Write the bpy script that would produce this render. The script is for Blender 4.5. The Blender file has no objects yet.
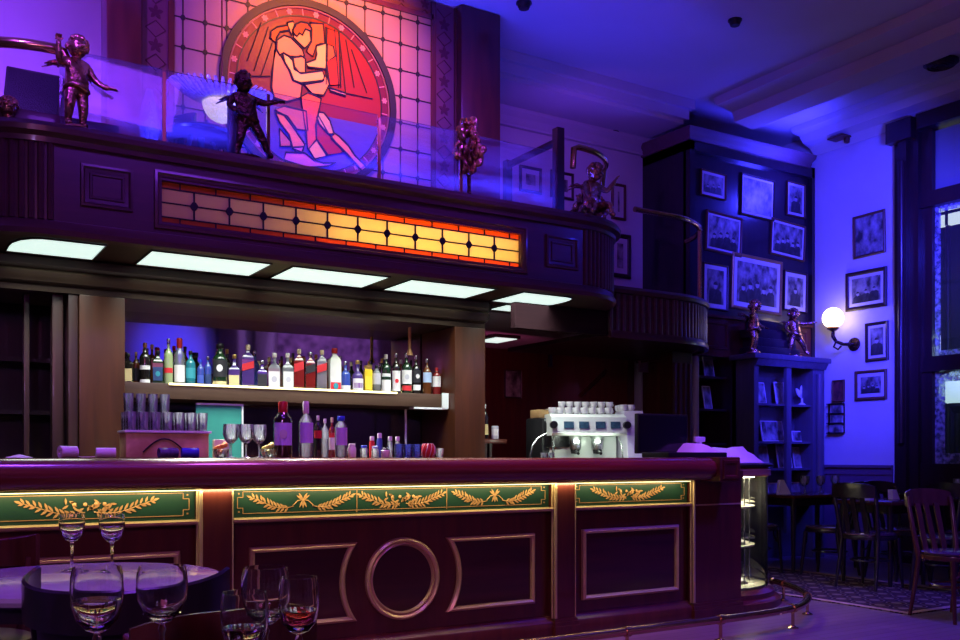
import bpy, bmesh, math, random
from mathutils import Vector, Matrix
random.seed(11)
PI = math.pi
scene = bpy.context.scene
COL = scene.collection

# ------------------------------------------------------------------ camera maths
ANG = math.radians(31.7); SA = math.sin(ANG); CA = math.cos(ANG)
FPX = 939.0; CAMZ = 1.15; HORIZON = 457.0
def ray(px, py):
    r = (px - 480) / FPX; u = (HORIZON - py) / FPX
    return SA + r * CA, CA - r * SA, u
def aY(px, py, Y):
    x, y, u = ray(px, py); t = Y / y
    return Vector((x * t, Y, CAMZ + u * t))
def aX(px, py, X):
    x, y, u = ray(px, py); t = X / x
    return Vector((X, y * t, CAMZ + u * t))
def aZ(px, py, Z):
    x, y, u = ray(px, py); t = (Z - CAMZ) / u
    return Vector((x * t, y * t, Z))
def aT(px, py, t):
    x, y, u = ray(px, py)
    return Vector((x * t, y * t, CAMZ + u * t))
def scale_at(px, Y):                       # pixels per metre for upright things at that depth
    return FPX / (Y / ray(px, 0)[1])

# ------------------------------------------------------------------ materials
MATS = {}
def mat(name, col=(.5, .5, .5), rough=.5, metal=0, spec=.5, emit=None, estr=0, trans=0, ior=1.45,
        coat=0, noise=None, bump=None, sheen=0):
    """noise = (scale, second colour, stretch xyz); bump = (scale, strength)"""
    if name in MATS: return MATS[name]
    m = bpy.data.materials.new(name); m.use_nodes = True
    nt = m.node_tree; b = nt.nodes['Principled BSDF']
    b.inputs['Base Color'].default_value = (*col, 1)
    b.inputs['Roughness'].default_value = rough
    b.inputs['Metallic'].default_value = metal
    b.inputs['Specular IOR Level'].default_value = spec
    b.inputs['IOR'].default_value = ior
    b.inputs['Transmission Weight'].default_value = trans
    b.inputs['Coat Weight'].default_value = coat
    b.inputs['Coat Roughness'].default_value = .08
    if emit:
        b.inputs['Emission Color'].default_value = (*emit, 1)
        b.inputs['Emission Strength'].default_value = estr
    if noise or bump:
        tc = nt.nodes.new('ShaderNodeTexCoord')
    if noise:
        mp = nt.nodes.new('ShaderNodeMapping'); mp.inputs['Scale'].default_value = noise[2]
        nz = nt.nodes.new('ShaderNodeTexNoise'); nz.inputs['Scale'].default_value = noise[0]
        nz.inputs['Detail'].default_value = 5; nz.inputs['Distortion'].default_value = .6
        rp = nt.nodes.new('ShaderNodeValToRGB')
        rp.color_ramp.elements[0].position = .35; rp.color_ramp.elements[1].position = .68
        rp.color_ramp.elements[0].color = (*col, 1); rp.color_ramp.elements[1].color = (*noise[1], 1)
        nt.links.new(tc.outputs['Object'], mp.inputs['Vector']); nt.links.new(mp.outputs[0], nz.inputs['Vector'])
        nt.links.new(nz.outputs[0], rp.inputs[0]); nt.links.new(rp.outputs[0], b.inputs['Base Color'])
    if bump:
        n2 = nt.nodes.new('ShaderNodeTexNoise'); n2.inputs['Scale'].default_value = bump[0]
        bp = nt.nodes.new('ShaderNodeBump'); bp.inputs['Strength'].default_value = bump[1]; bp.inputs['Distance'].default_value = .02
        nt.links.new(tc.outputs['Object'], n2.inputs['Vector']); nt.links.new(n2.outputs[0], bp.inputs['Height'])
        nt.links.new(bp.outputs[0], b.inputs['Normal'])
    MATS[name] = m
    return m

V_ = (9, 9, .9); H_ = (.9, 9, 9)
wood = mat('mahogany', (.075, .014, .010), .30, coat=.35, noise=(1.6, (.115, .024, .014), V_))
woodh = mat('mahogany_long', (.08, .015, .010), .28, coat=.4, noise=(1.6, (.13, .027, .015), H_))
nosewood = mat('polished_bar_wood', (.12, .017, .014), .27, coat=.5, noise=(1.5, (.16, .025, .018), H_))
darkwood = mat('dark_wood', (.022, .008, .010), .38, coat=.2, noise=(2, (.035, .012, .012), V_))
facade = mat('balcony_wood', (.055, .015, .03), .34, coat=.25, noise=(1.6, (.08, .021, .04), H_))
colwood = mat('oak_column', (.038, .010, .0036), .38, coat=.1, noise=(1.8, (.060, .016, .0055), V_))
shelfwood = mat('shelf_wood', (.055, .030, .017), .45, noise=(1.8, (.09, .05, .03), H_))
chairwood = mat('bentwood', (.07, .018, .012), .26, coat=.5, noise=(2.4, (.11, .03, .02), V_))
blackwood = mat('ebony_chair', (.012, .007, .012), .3, coat=.4, noise=(2.4, (.02, .01, .016), V_))
gold = mat('gold_moulding', (.62, .44, .22), .34, metal=.6, noise=(6, (.68, .50, .27), (1, 1, 1)))
goldleaf = mat('gold_leaf_paint', (.52, .29, .11), .45, metal=.2, noise=(14, (.40, .19, .07), (1, 1, 1)))
brass = mat('brass', (.62, .42, .22), .2, metal=1, noise=(5, (.56, .36, .18), (1, 1, 1)))
darkbrass = mat('old_brass', (.26, .13, .06), .3, metal=1, noise=(5, (.2, .1, .05), (1, 1, 1)))
bronze = mat('bronze', (.62, .34, .22), .27, metal=.95, noise=(18, (.25, .10, .07), (1, 1, 1)), bump=(40, .4))
darkbronze = mat('dark_bronze', (.04, .018, .016), .25, metal=.8, noise=(18, (.09, .04, .028), (1, 1, 1)), bump=(45, .8))
steel = mat('steel', (.55, .58, .58), .25, metal=1, noise=(5, (.5, .53, .53), (1, 1, 1)))
enamel = mat('pale_enamel', (.72, .78, .76), .3, coat=.3, noise=(3, (.68, .74, .72), (1, 1, 1)))
green = mat('green_frieze', (.005, .028, .016), .42, noise=(2.5, (.008, .042, .022), (1, 1, 1)))
plaster = mat('plaster_wall', (.62, .60, .60), .85, noise=(1.2, (.56, .54, .55), (1, 1, 1)))
ceilmat = mat('ceiling_paint', (.55, .53, .55), .9, noise=(1.0, (.5, .48, .5), (1, 1, 1)))
cream = mat('cream_paint', (.62, .58, .5), .7, noise=(4, (.56, .52, .45), (1, 1, 1)))
white = mat('white_china', (.8, .8, .8), .25, coat=.4, noise=(4, (.75, .75, .76), (1, 1, 1)))
paper = mat('paper', (.78, .74, .74), .8, noise=(5, (.7, .66, .67), (1, 1, 1)))
blackp = mat('black_plastic', (.008, .008, .010), .4, noise=(5, (.012, .012, .014), (1, 1, 1)))
screenm = mat('dark_screen', (.006, .006, .012), .15, noise=(5, (.008, .008, .014), (1, 1, 1)))
grille = mat('speaker_grille', (.012, .012, .016), .8, bump=(220, .6))
lead = mat('lead_came', (.010, .009, .014), .55, spec=.25, noise=(8, (.016, .014, .022), (1, 1, 1)))
stone = mat('pale_marble', (.55, .50, .54), .18, coat=.3, noise=(3, (.40, .35, .42), (1, 1, 1)))
seatm = mat('seat_leather', (.06, .02, .03), .32, noise=(6, (.04, .014, .02), (1, 1, 1)))

def mirror_mat():
    m = mat('mirror', (.75, .75, .8), .04, metal=1); return m
mirror = mirror_mat()
glass = mat('clear_glass', (1, 1, 1), .01, trans=1, ior=1.45)
water = mat('water', (.85, .85, .95), .0, trans=1, ior=1.33)
redwine = mat('red_wine', (.42, .05, .12), .0, trans=1, ior=1.34)

def thin_glass(name, tint=(.9, .92, 1), haze=.12, gloss=.1, pattern=None, hazecol=(.7, .7, .75)):
    """pane: mostly see-through, a little scattering (etching, brightness put in), a little reflection"""
    m = bpy.data.materials.new(name); m.use_nodes = True; nt = m.node_tree; nt.nodes.clear()
    out = nt.nodes.new('ShaderNodeOutputMaterial')
    tr = nt.nodes.new('ShaderNodeBsdfTransparent'); tr.inputs[0].default_value = (*tint, 1)
    df = nt.nodes.new('ShaderNodeBsdfDiffuse'); df.inputs[0].default_value = (*hazecol, 1)
    tl = nt.nodes.new('ShaderNodeBsdfTranslucent'); tl.inputs[0].default_value = (*hazecol, 1)
    ad = nt.nodes.new('ShaderNodeMixShader'); ad.inputs[0].default_value = .5
    nt.links.new(df.outputs[0], ad.inputs[1]); nt.links.new(tl.outputs[0], ad.inputs[2])
    mx = nt.nodes.new('ShaderNodeMixShader'); mx.inputs[0].default_value = haze
    nt.links.new(tr.outputs[0], mx.inputs[1]); nt.links.new(ad.outputs[0], mx.inputs[2])
    if pattern:
        tc = nt.nodes.new('ShaderNodeTexCoord'); mp = nt.nodes.new('ShaderNodeMapping'); mp.inputs['Scale'].default_value = pattern[1]
        nz = nt.nodes.new('ShaderNodeTexNoise'); nz.inputs['Scale'].default_value = pattern[0]; nz.inputs['Detail'].default_value = 4
        rp = nt.nodes.new('ShaderNodeMapRange'); rp.inputs[1].default_value = .42; rp.inputs[2].default_value = .62
        rp.inputs[3].default_value = haze * .5; rp.inputs[4].default_value = min(.95, haze * pattern[2])
        nt.links.new(tc.outputs['Object'], mp.inputs[0]); nt.links.new(mp.outputs[0], nz.inputs['Vector'])
        nt.links.new(nz.outputs[0], rp.inputs[0]); nt.links.new(rp.outputs[0], mx.inputs[0])
    gl = nt.nodes.new('ShaderNodeBsdfGlossy'); gl.inputs['Roughness'].default_value = .03
    lw = nt.nodes.new('ShaderNodeFresnel'); lw.inputs[0].default_value = 1.3 + gloss
    m2 = nt.nodes.new('ShaderNodeMixShader')
    nt.links.new(lw.outputs[0], m2.inputs[0]); nt.links.new(mx.outputs[0], m2.inputs[1]); nt.links.new(gl.outputs[0], m2.inputs[2])
    nt.links.new(m2.outputs[0], out.inputs[0]); MATS[name] = m
    return m
railglass = thin_glass('etched_rail_glass', (.86, .88, 1), .055, .10, (2.2, (1, 1, 5), 2.6), hazecol=(.62, .66, .8))
caseglass = thin_glass('case_glass', (.9, .92, .92), .012, .15)
tumblerglass = thin_glass('tumbler_glass', (.80, .86, .88), .30, .3, (60, (1, 1, .15), 2.2), hazecol=(.85, .92, .95))  # streaky white haze put in so the tumblers look brighter
windowglass = thin_glass('window_glass', (.8, .85, .95), .03, .2)
etchedglass = thin_glass('etched_window_glass', (.75, .8, .85), .38, .1, (22, (1, 1, 1), 2.4), hazecol=(.85, .9, .85))

def backlit(name, col, bumpscale=90):
    """cathedral glass: lets lamp light through, scattered"""
    m = bpy.data.materials.new(name); m.use_nodes = True; nt = m.node_tree; nt.nodes.clear()
    out = nt.nodes.new('ShaderNodeOutputMaterial')
    df = nt.nodes.new('ShaderNodeBsdfDiffuse'); df.inputs[0].default_value = (*col, 1)
    tl = nt.nodes.new('ShaderNodeBsdfTranslucent'); tl.inputs[0].default_value = (*col, 1)
    gl = nt.nodes.new('ShaderNodeBsdfGlossy'); gl.inputs['Roughness'].default_value = .35
    tc = nt.nodes.new('ShaderNodeTexCoord'); nz = nt.nodes.new('ShaderNodeTexNoise'); nz.inputs['Scale'].default_value = bumpscale
    bp = nt.nodes.new('ShaderNodeBump'); bp.inputs['Strength'].default_value = .35; bp.inputs['Distance'].default_value = .006
    nt.links.new(tc.outputs['Object'], nz.inputs['Vector']); nt.links.new(nz.outputs[0], bp.inputs['Height'])
    nt.links.new(bp.outputs[0], df.inputs['Normal']); nt.links.new(bp.outputs[0], gl.inputs['Normal'])
    m1 = nt.nodes.new('ShaderNodeMixShader'); m1.inputs[0].default_value = .62
    m2 = nt.nodes.new('ShaderNodeMixShader'); m2.inputs[0].default_value = .006
    nt.links.new(df.outputs[0], m1.inputs[1]); nt.links.new(tl.outputs[0], m1.inputs[2])
    nt.links.new(m1.outputs[0], m2.inputs[1]); nt.links.new(gl.outputs[0], m2.inputs[2]); nt.links.new(m2.outputs[0], out.inputs[0])
    MATS[name] = m
    return m

def photo_mat():
    m = bpy.data.materials.new('old_photograph'); m.use_nodes = True; nt = m.node_tree; b = nt.nodes['Principled BSDF']
    b.inputs['Roughness'].default_value = .35
    tc = nt.nodes.new('ShaderNodeTexCoord'); oi = nt.nodes.new('ShaderNodeObjectInfo')
    ad = nt.nodes.new('ShaderNodeVectorMath'); ad.operation = 'MULTIPLY_ADD'
    ad.inputs[1].default_value = (1, 1, .7)
    mu = nt.nodes.new('ShaderNodeMath'); mu.operation = 'MULTIPLY'; mu.inputs[1].default_value = 37
    nt.links.new(oi.outputs['Random'], mu.inputs[0])
    nt.links.new(tc.outputs['Object'], ad.inputs[0]); nt.links.new(mu.outputs[0], ad.inputs[2])
    nz = nt.nodes.new('ShaderNodeTexNoise'); nz.inputs['Scale'].default_value = 13; nz.inputs['Detail'].default_value = 7
    nz.inputs['Distortion'].default_value = .1
    rp = nt.nodes.new('ShaderNodeValToRGB')
    rp.color_ramp.elements[0].position = .36; rp.color_ramp.elements[0].color = (.04, .04, .04, 1)
    rp.color_ramp.elements[1].position = .70; rp.color_ramp.elements[1].color = (.42, .40, .38, 1)
    nt.links.new(ad.outputs[0], nz.inputs['Vector']); nt.links.new(nz.outputs[0], rp.inputs[0]); nt.links.new(rp.outputs[0], b.inputs['Base Color'])
    MATS['photo'] = m
    return m
photom = photo_mat()

def floor_mat():
    m = bpy.data.materials.new('floor_boards'); m.use_nodes = True; nt = m.node_tree; b = nt.nodes['Principled BSDF']
    tc = nt.nodes.new('ShaderNodeTexCoord'); br = nt.nodes.new('ShaderNodeTexBrick')
    br.inputs['Scale'].default_value = 1.0; br.inputs['Brick Width'].default_value = 1.2; br.inputs['Row Height'].default_value = .09
    br.inputs['Mortar Size'].default_value = .003
    br.inputs['Color1'].default_value = (.20, .13, .14, 1); br.inputs['Color2'].default_value = (.16, .10, .11, 1)
    br.inputs['Mortar'].default_value = (.02, .01, .01, 1)
    nt.links.new(tc.outputs['Object'], br.inputs['Vector']); nt.links.new(br.outputs[0], b.inputs['Base Color'])
    nz = nt.nodes.new('ShaderNodeTexNoise'); nz.inputs['Scale'].default_value = 1.7; nz.inputs['Detail'].default_value = 4
    mr = nt.nodes.new('ShaderNodeMapRange'); mr.inputs[3].default_value = .22; mr.inputs[4].default_value = .42
    nt.links.new(tc.outputs['Object'], nz.inputs['Vector']); nt.links.new(nz.outputs[0], mr.inputs[0]); nt.links.new(mr.outputs[0], b.inputs['Roughness'])
    return m

def rug_mat():
    m = bpy.data.materials.new('rug_pile'); m.use_nodes = True; nt = m.node_tree; b = nt.nodes['Principled BSDF']
    b.inputs['Roughness'].default_value = .95; b.inputs['Specular IOR Level'].default_value = .1
    tc = nt.nodes.new('ShaderNodeTexCoord')
    vo = nt.nodes.new('ShaderNodeTexVoronoi'); vo.inputs['Scale'].default_value = 5.5; vo.inputs['Randomness'].default_value = .1
    rp = nt.nodes.new('ShaderNodeValToRGB'); rp.color_ramp.interpolation = 'CONSTANT'
    e = rp.color_ramp.elements; e[0].position = 0; e[0].color = (.20, .14, .12, 1); e[1].position = .22; e[1].color = (.04, .01, .015, 1)
    for p, c in ((.36, (.16, .11, .1, 1)), (.42, (.03, .01, .03, 1)), (.55, (.07, .025, .03, 1))):
        k = e.new(p); k.color = c
    nt.links.new(tc.outputs['Object'], vo.inputs['Vector']); nt.links.new(vo.outputs['Distance'], rp.inputs[0]); nt.links.new(rp.outputs[0], b.inputs['Base Color'])
    return m

# ------------------------------------------------------------------ mesh builder
class MB:
    def __init__(s): s.v = []; s.f = []; s.m = []
    def add(s, vs, fs, mi=0):
        o = len(s.v); s.v += [Vector(p) for p in vs]
        s.f += [[i + o for i in q] for q in fs]; s.m += [mi] * len(fs); return s
    def box(s, x0, y0, z0, x1, y1, z1, mi=0):
        vs = [(x, y, z) for z in (z0, z1) for y in (y0, y1) for x in (x0, x1)]
        return s.add(vs, [(0, 2, 3, 1), (4, 5, 7, 6), (0, 1, 5, 4), (2, 6, 7, 3), (0, 4, 6, 2), (1, 3, 7, 5)], mi)
    def bbox(s, x0, y0, z0, x1, y1, z1, b=.01, mi=0):          # box with chamfered edges
        bm = bmesh.new(); bmesh.ops.create_cube(bm, size=1)
        for q in bm.verts: q.co = Vector(((x0 + x1) / 2 + q.co.x * (x1 - x0), (y0 + y1) / 2 + q.co.y * (y1 - y0), (z0 + z1) / 2 + q.co.z * (z1 - z0)))
        bmesh.ops.bevel(bm, geom=list(bm.edges), offset=b, segments=2, affect='EDGES', profile=.6)
        bm.verts.index_update()
        s.add([q.co.copy() for q in bm.verts], [[q.index for q in f.verts] for f in bm.faces], mi); bm.free(); return s
    def tube(s, pts, r, n=10, mi=0, closed=False, flat=1.0):
        pts = [Vector(p) for p in pts]; k = len(pts); rs = r if isinstance(r, (list, tuple)) else [r] * k
        vs = []; up = None
        for i, p in enumerate(pts):
            a = pts[(i - 1) % k] if (closed or i > 0) else p
            b = pts[(i + 1) % k] if (closed or i < k - 1) else p
            d = (b - a).normalized()
            if up is None:
                up = Vector((0, 0, 1)) if abs(d.z) < .9 else Vector((1, 0, 0))
            side = d.cross(up)
            if side.length < 1e-5: side = d.orthogonal()
            side.normalize(); w = side.cross(d).normalized(); up = w
            for j in range(n):
                t = 2 * PI * j / n
                vs.append(p + side * (math.cos(t) * rs[i]) + w * (math.sin(t) * rs[i] * flat))
        fs = []
        for i in range(k if closed else k - 1):
            i2 = (i + 1) % k
            for j in range(n):
                j2 = (j + 1) % n
                fs.append((i * n + j, i * n + j2, i2 * n + j2, i2 * n + j))
        if not closed:
            fs.append(tuple(range(n - 1, -1, -1))); fs.append(tuple((k - 1) * n + j for j in range(n)))
        return s.add(vs, fs, mi)
    def lathe(s, prof, c=(0, 0, 0), n=24, mi=0, rot=0, a0=0, a1=2 * PI, sx=1, sy=1):
        full = abs(a1 - a0 - 2 * PI) < 1e-6; k = len(prof); m = n if full else n + 1; vs = []
        for r, z in prof:
            for j in range(m):
                t = a0 + (a1 - a0) * j / n + rot
                vs.append((c[0] + r * math.cos(t) * sx, c[1] + r * math.sin(t) * sy, c[2] + z))
        fs = []
        for i in range(k - 1):
            for j in range(n):
                j2 = (j + 1) % m
                q = [i * m + j, i * m + j2, (i + 1) * m + j2, (i + 1) * m + j]
                fs.append(q)
        if full:
            if prof[0][0] > 1e-6: fs.append(list(range(m - 1, -1, -1)))
            if prof[-1][0] > 1e-6: fs.append([(k - 1) * m + j for j in range(m)])
        return s.add(vs, fs, mi)
    def prism(s, poly, off, mi=0):
        poly = [Vector(p) for p in poly]; off = Vector(off); n = len(poly)
        vs = poly + [p + off for p in poly]
        fs = [list(range(n)), list(range(2 * n - 1, n - 1, -1))] + [(i, i + n, (i + 1) % n + n, (i + 1) % n) for i in range(n)]
        return s.add(vs, fs, mi)
    def sphere(s, c, r, nu=16, nv=10, mi=0, M=None):
        rx, ry, rz = r if isinstance(r, (tuple, list)) else (r, r, r)
        vs = []; fs = []
        for i in range(nv + 1):
            ph = -PI / 2 + PI * i / nv
            for j in range(nu):
                t = 2 * PI * j / nu
                p = Vector((rx * math.cos(ph) * math.cos(t), ry * math.cos(ph) * math.sin(t), rz * math.sin(ph)))
                if M: p = M @ p
                vs.append(Vector(c) + p)
        for i in range(nv):
            for j in range(nu):
                j2 = (j + 1) % nu; fs.append((i * nu + j, i * nu + j2, (i + 1) * nu + j2, (i + 1) * nu + j))
        return s.add(vs, fs, mi)
    def sweep(s, path, prof, mi=0, closed=False):
        """path: list of (x, y, nx, ny) with outward normal; prof: closed polygon of (out, z)"""
        k = len(path); n = len(prof); vs = []
        for x, y, nx, ny in path:
            for o, z in prof: vs.append((x + nx * o, y + ny * o, z))
        fs = []
        for i in range(k if closed else k - 1):
            i2 = (i + 1) % k
            for j in range(n):
                j2 = (j + 1) % n; fs.append((i * n + j, i * n + j2, i2 * n + j2, i2 * n + j))
        if not closed:
            fs.append(list(range(n))); fs.append([(k - 1) * n + j for j in range(n - 1, -1, -1)])
        return s.add(vs, fs, mi)
    def frame(s, x0, x1, z0, z1, yf, steps, mi=0):
        """mitred moulding ring lying in an X-Z plane; steps = [(inset, y)] from outside to inside"""
        vs = []; n = len(steps)
        for ins, y in steps:
            vs += [(x0 + ins, y + yf, z0 + ins), (x1 - ins, y + yf, z0 + ins), (x1 - ins, y + yf, z1 - ins), (x0 + ins, y + yf, z1 - ins)]
        fs = []
        for i in range(n - 1):
            for j in range(4):
                j2 = (j + 1) % 4; fs.append((i * 4 + j, i * 4 + j2, (i + 1) * 4 + j2, (i + 1) * 4 + j))
        return s.add(vs, fs, mi)
    def build(s, name, mats, parent=None, smooth=True, local=False, ang=38):
        me = bpy.data.meshes.new(name)
        base = Vector((0, 0, 0))
        if parent is not None:
            if not local:
                r = parent
                while r is not None: base = base + r.location; r = r.parent
        elif not local and s.v:
            xs = [p.x for p in s.v]; ys = [p.y for p in s.v]; zs = [p.z for p in s.v]
            base = Vector(((min(xs) + max(xs)) / 2, (min(ys) + max(ys)) / 2, min(zs)))
        me.from_pydata([p - base for p in s.v], [], s.f)
        for mm in (mats if isinstance(mats, (list, tuple)) else [mats]): me.materials.append(mm)
        for i, p in enumerate(me.polygons): p.material_index = s.m[i]
        bm = bmesh.new(); bm.from_mesh(me); bmesh.ops.recalc_face_normals(bm, faces=bm.faces); bm.to_mesh(me); bm.free()
        if smooth:
            me.polygons.foreach_set('use_smooth', [True] * len(me.polygons)); me.set_sharp_from_angle(angle=math.radians(ang))
        o = bpy.data.objects.new(name, me); COL.objects.link(o)
        if parent is not None: o.parent = parent
        elif not local: o.location = base
        return o

def tag(o, label=None, cat=None, group=None, kind=None):
    if label: o['label'] = label
    if cat: o['category'] = cat
    if group: o['group'] = group
    if kind: o['kind'] = kind
    return o
def thing(name, label, cat, loc=(0, 0, 0), rotz=0, group=None):
    o = bpy.data.objects.new(name, None); COL.objects.link(o); o.empty_display_size = .1
    o.location = loc; o.rotation_euler = (0, 0, rotz)
    return tag(o, label, cat, group)
def copy_tree(o, parent=None):
    c = o.copy(); COL.objects.link(c)
    if parent is not None: c.parent = parent
    for ch in list(o.children): copy_tree(ch, c)
    return c
def struct(name, mb, m, label=None, cat=None, smooth=False):
    return tag(mb.build(name, m, smooth=smooth), label, cat, None, 'structure')

def skin_mesh(nodes, edges, levels=2, root=0):
    """grow one continuous body: nodes = [(x, y, z, radius)]"""
    me = bpy.data.meshes.new('skeleton'); me.from_pydata([n[:3] for n in nodes], edges, [])
    ob = bpy.data.objects.new('skeleton', me); COL.objects.link(ob)
    md = ob.modifiers.new('Skin', 'SKIN'); md.use_smooth_shade = True
    for i, n in enumerate(nodes):
        sv = me.skin_vertices[0].data[i]; r = n[3]
        sv.radius = (r, r); sv.use_root = (i == root)
    sb = ob.modifiers.new('Sub', 'SUBSURF'); sb.levels = levels; sb.render_levels = levels
    dg = bpy.context.evaluated_depsgraph_get(); dg.update()
    res = bpy.data.meshes.new_from_object(ob.evaluated_get(dg))
    bpy.data.objects.remove(ob)
    vs = [v.co.copy() for v in res.vertices]; fs = [list(p.vertices) for p in res.polygons]
    bpy.data.meshes.remove(res)
    return vs, fs

def arc(cx, cy, r, a0, a1, n):
    return [(cx + r * math.cos(a0 + (a1 - a0) * i / n), cy + r * math.sin(a0 + (a1 - a0) * i / n), math.cos(a0 + (a1 - a0) * i / n), math.sin(a0 + (a1 - a0) * i / n)) for i in range(n + 1)]

# ------------------------------------------------------------------ camera
cd = bpy.data.cameras.new('camera'); cam = bpy.data.objects.new('camera', cd); COL.objects.link(cam)
cam.location = (0, 0, CAMZ); cam.rotation_euler = (PI / 2, 0, -ANG)
cd.sensor_width = 36; cd.lens = FPX / 960 * 36; cd.shift_y = (HORIZON - 320) / 960
cd.clip_start = .05; scene.camera = cam

# ------------------------------------------------------------------ setting
XW = 9.3; YB = 8.2; CZ = 5.0
struct('floor', MB().box(-3, -4, -.06, 9.4, 10.4, 0), floor_mat(), 'dark glossy wooden floor')
wr = MB()
WY0, WY1, WZ0, WZ1 = 3.7, 6.30, .80, 4.72
wr.box(XW, WY1, 0, XW + .14, YB, 5.2).box(XW, WY0, 0, XW + .14, WY1, WZ0).box(XW, WY0, WZ1, XW + .14, WY1, 5.2).box(XW, -4, 0, XW + .14, WY0, 5.2)
struct('wall_right', wr, plaster, 'tall plaster wall washed in blue light')
struct('wall_back', MB().box(-1.2, YB, 2.63, 9.3, YB + .12, 5.2).box(7.24, YB, 0, 9.3, YB + .12, 2.63), plaster, 'plaster wall behind the mezzanine')
struct('wall_left', MB().box(-3.1, -4, 0, -3, 10.4, 5.2), plaster)
struct('wall_rear', MB().box(-1.2, 9.8, 0, 7.24, 9.9, 2.5).box(7.14, YB + .12, 0, 7.24, 9.8, 2.5), wood, 'dark panelled wall under the mezzanine')
struct('ceiling', MB().box(-3, -4, CZ, 9.4, 10.4, CZ + .1), ceilmat, 'ceiling washed in violet blue light')
struct('trim_1', MB().box(4.6, 7.50, 4.76, 7.22, YB, CZ - .001).box(4.6, 7.40, 4.90, 7.30, 7.50, CZ - .002).box(4.6, 7.45, 4.80, 7.26, 7.50, 4.90).box(7.22, 7.50, 4.90, 7.30, YB, CZ - .002), ceilmat, 'stepped ceiling soffit over the back wall')
cor = [(0, 4.758), (.16, 4.758), (.16, 4.72), (.10, 4.68), (.05, 4.62), (.05, 4.60), (0, 4.60)]
struct('trim_2', MB().sweep([(4.6, YB, 0, -1), (7.28, YB, 0, -1)], cor), ceilmat, 'cornice along the back wall')
# beam along the ceiling on the right, and the cove of the right wall
bp = [(7.42, 4.999), (7.46, 4.93), (7.70, 4.90), (7.74, 4.80), (8.02, 4.77), (8.06, 4.82), (8.22, 4.85), (8.26, 4.999)]
bm_ = MB(); n = len(bp)
bm_.add([(x, 7.25, z) for x, z in bp] + [(x, -3.9, z) for x, z in bp], [list(range(n)), list(range(2 * n - 1, n - 1, -1))] + [(i, (i + 1) % n, (i + 1) % n + n, i + n) for i in range(n)])
struct('trim_3', bm_, ceilmat, 'stepped plaster beam across the ceiling')
bp = [(9.29, 4.999), (8.86, 4.999), (8.90, 4.95), (9.02, 4.93), (9.08, 4.86), (9.20, 4.82), (9.29, 4.74)]
bm_ = MB(); n = len(bp)
bm_.add([(x, 7.44, z) for x, z in bp] + [(x, -3.9, z) for x, z in bp], [list(range(n)), list(range(2 * n - 1, n - 1, -1))] + [(i, (i + 1) % n, (i + 1) % n + n, i + n) for i in range(n)])
struct('trim_4', bm_, ceilmat, 'cove moulding along the right wall')
struct('baseboard_left', MB().box(XW - .04, -3.9, 0, XW - .001, 6.4, .74), darkwood)
struct('baseboard_right', MB().box(XW - .03, 6.4, .95, XW - .001, 7.43, 1.03).box(XW - .05, 6.4, 1.03, XW - .001, 7.43, 1.06).box(XW - .02, 6.4, 0, XW - .001, 7.43, .95), mat('mauve_dado', (.16, .09, .13), .6, noise=(2, (.13, .07, .11), (1, 1, 1))), 'panelled dado below the blue wall')
# the end of the room behind the viewer, seen only in the bar mirror
wf = MB().box(-3, -4.1, 0, 9.4, -4, 5.2)
struct('wall_front', wf, plaster)
lace = mat('lace_curtain', (.42, .3, .4), .9, noise=(9, (.03, .02, .04), (1, 1, 1)))
w2 = MB()
for x0, x1 in ((-1.5, .6), (1.0, 2.9), (6.6, 9.0)):
    w2.box(x0, -3.99, 1.0, x1, -3.95, 4.2)
w2o = struct('window_2', w2, lace, 'tall curtained windows at the far end')
w3 = MB()
for x in (.8, 3.1, 5.55, 6.3, 9.1): w3.box(x - .2, -3.98, 0, x + .2, -3.8, 4.6)
for x0, x1 in ((-3, .9), (3.0, 3.2), (6.2, 9.2)): w3.box(x0, -3.98, 4.2, x1, -3.86, 4.6)
struct('trim_5', w3, darkwood, 'dark window posts at the far end')

# shop window on the right wall
win = thing('window_1', 'tall dark wooden shop window with etched panes on right wall', 'window', (XW, WY1, WZ0)); win['kind'] = 'structure'
fr = MB()
JW = .26; zs = 1.08
fr.box(XW - .10, WY1 - JW, WZ0 - .04, XW + .12, WY1 + .02, WZ1 + .02)                         # jamb post
fr.box(XW - .16, WY1 - .16, WZ0 - .04, XW - .10, WY1 - .06, WZ1 - .1)
fr.box(XW - .20, WY1 - .24, WZ1 - .18, XW - .10, WY1 + .06, WZ1 + .04)
fr.box(XW - .14, WY0, WZ1 - .10, XW + .12, WY1 - JW, WZ1 + .06)                               # head
fr.box(XW - .06, WY0, WZ0 - .04, XW + .12, WY1 - JW, zs)
zt = 3.85; zm = 2.15
fr.box(XW - .08, WY0, zt - .06, XW + .10, WY1 - JW, zt + .10)                                 # transom rail
fr.box(XW - .06, WY0, zm - .10, XW + .10, WY1 - JW, zm + .06)                                 # middle rail
fr.box(XW - .04, WY1 - JW - .12, WZ0, XW + .08, WY1 - JW, WZ1 - .1)                           # stile
fr.box(XW - .06, WY0, WZ0, XW + .1, WY0 + .2, WZ1)
fr.build('window_frame', darkwood, win)
fr = MB().tube([(XW - .17, WY1 - .11, WZ0 + .5), (XW - .17, WY1 - .11, WZ1 - .4)], .035, 12); fr.build('frame_column', darkwood, win)
ya, yb_ = WY0 + .2, WY1 - JW - .12
bluepane = thin_glass('frosted_transom', (.8, .85, 1), .45, .2)
MB().box(XW + .02, ya, zt + .10, XW + .03, yb_, WZ1 - .12).build('transom_pane', bluepane, win)
MB().box(XW + .02, ya, zm + .06, XW + .03, yb_, zt - .06).build('pane', windowglass, win)
MB().box(XW + .02, ya, zs, XW + .03, yb_, zm - .10).build('pane', windowglass, win)
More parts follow.
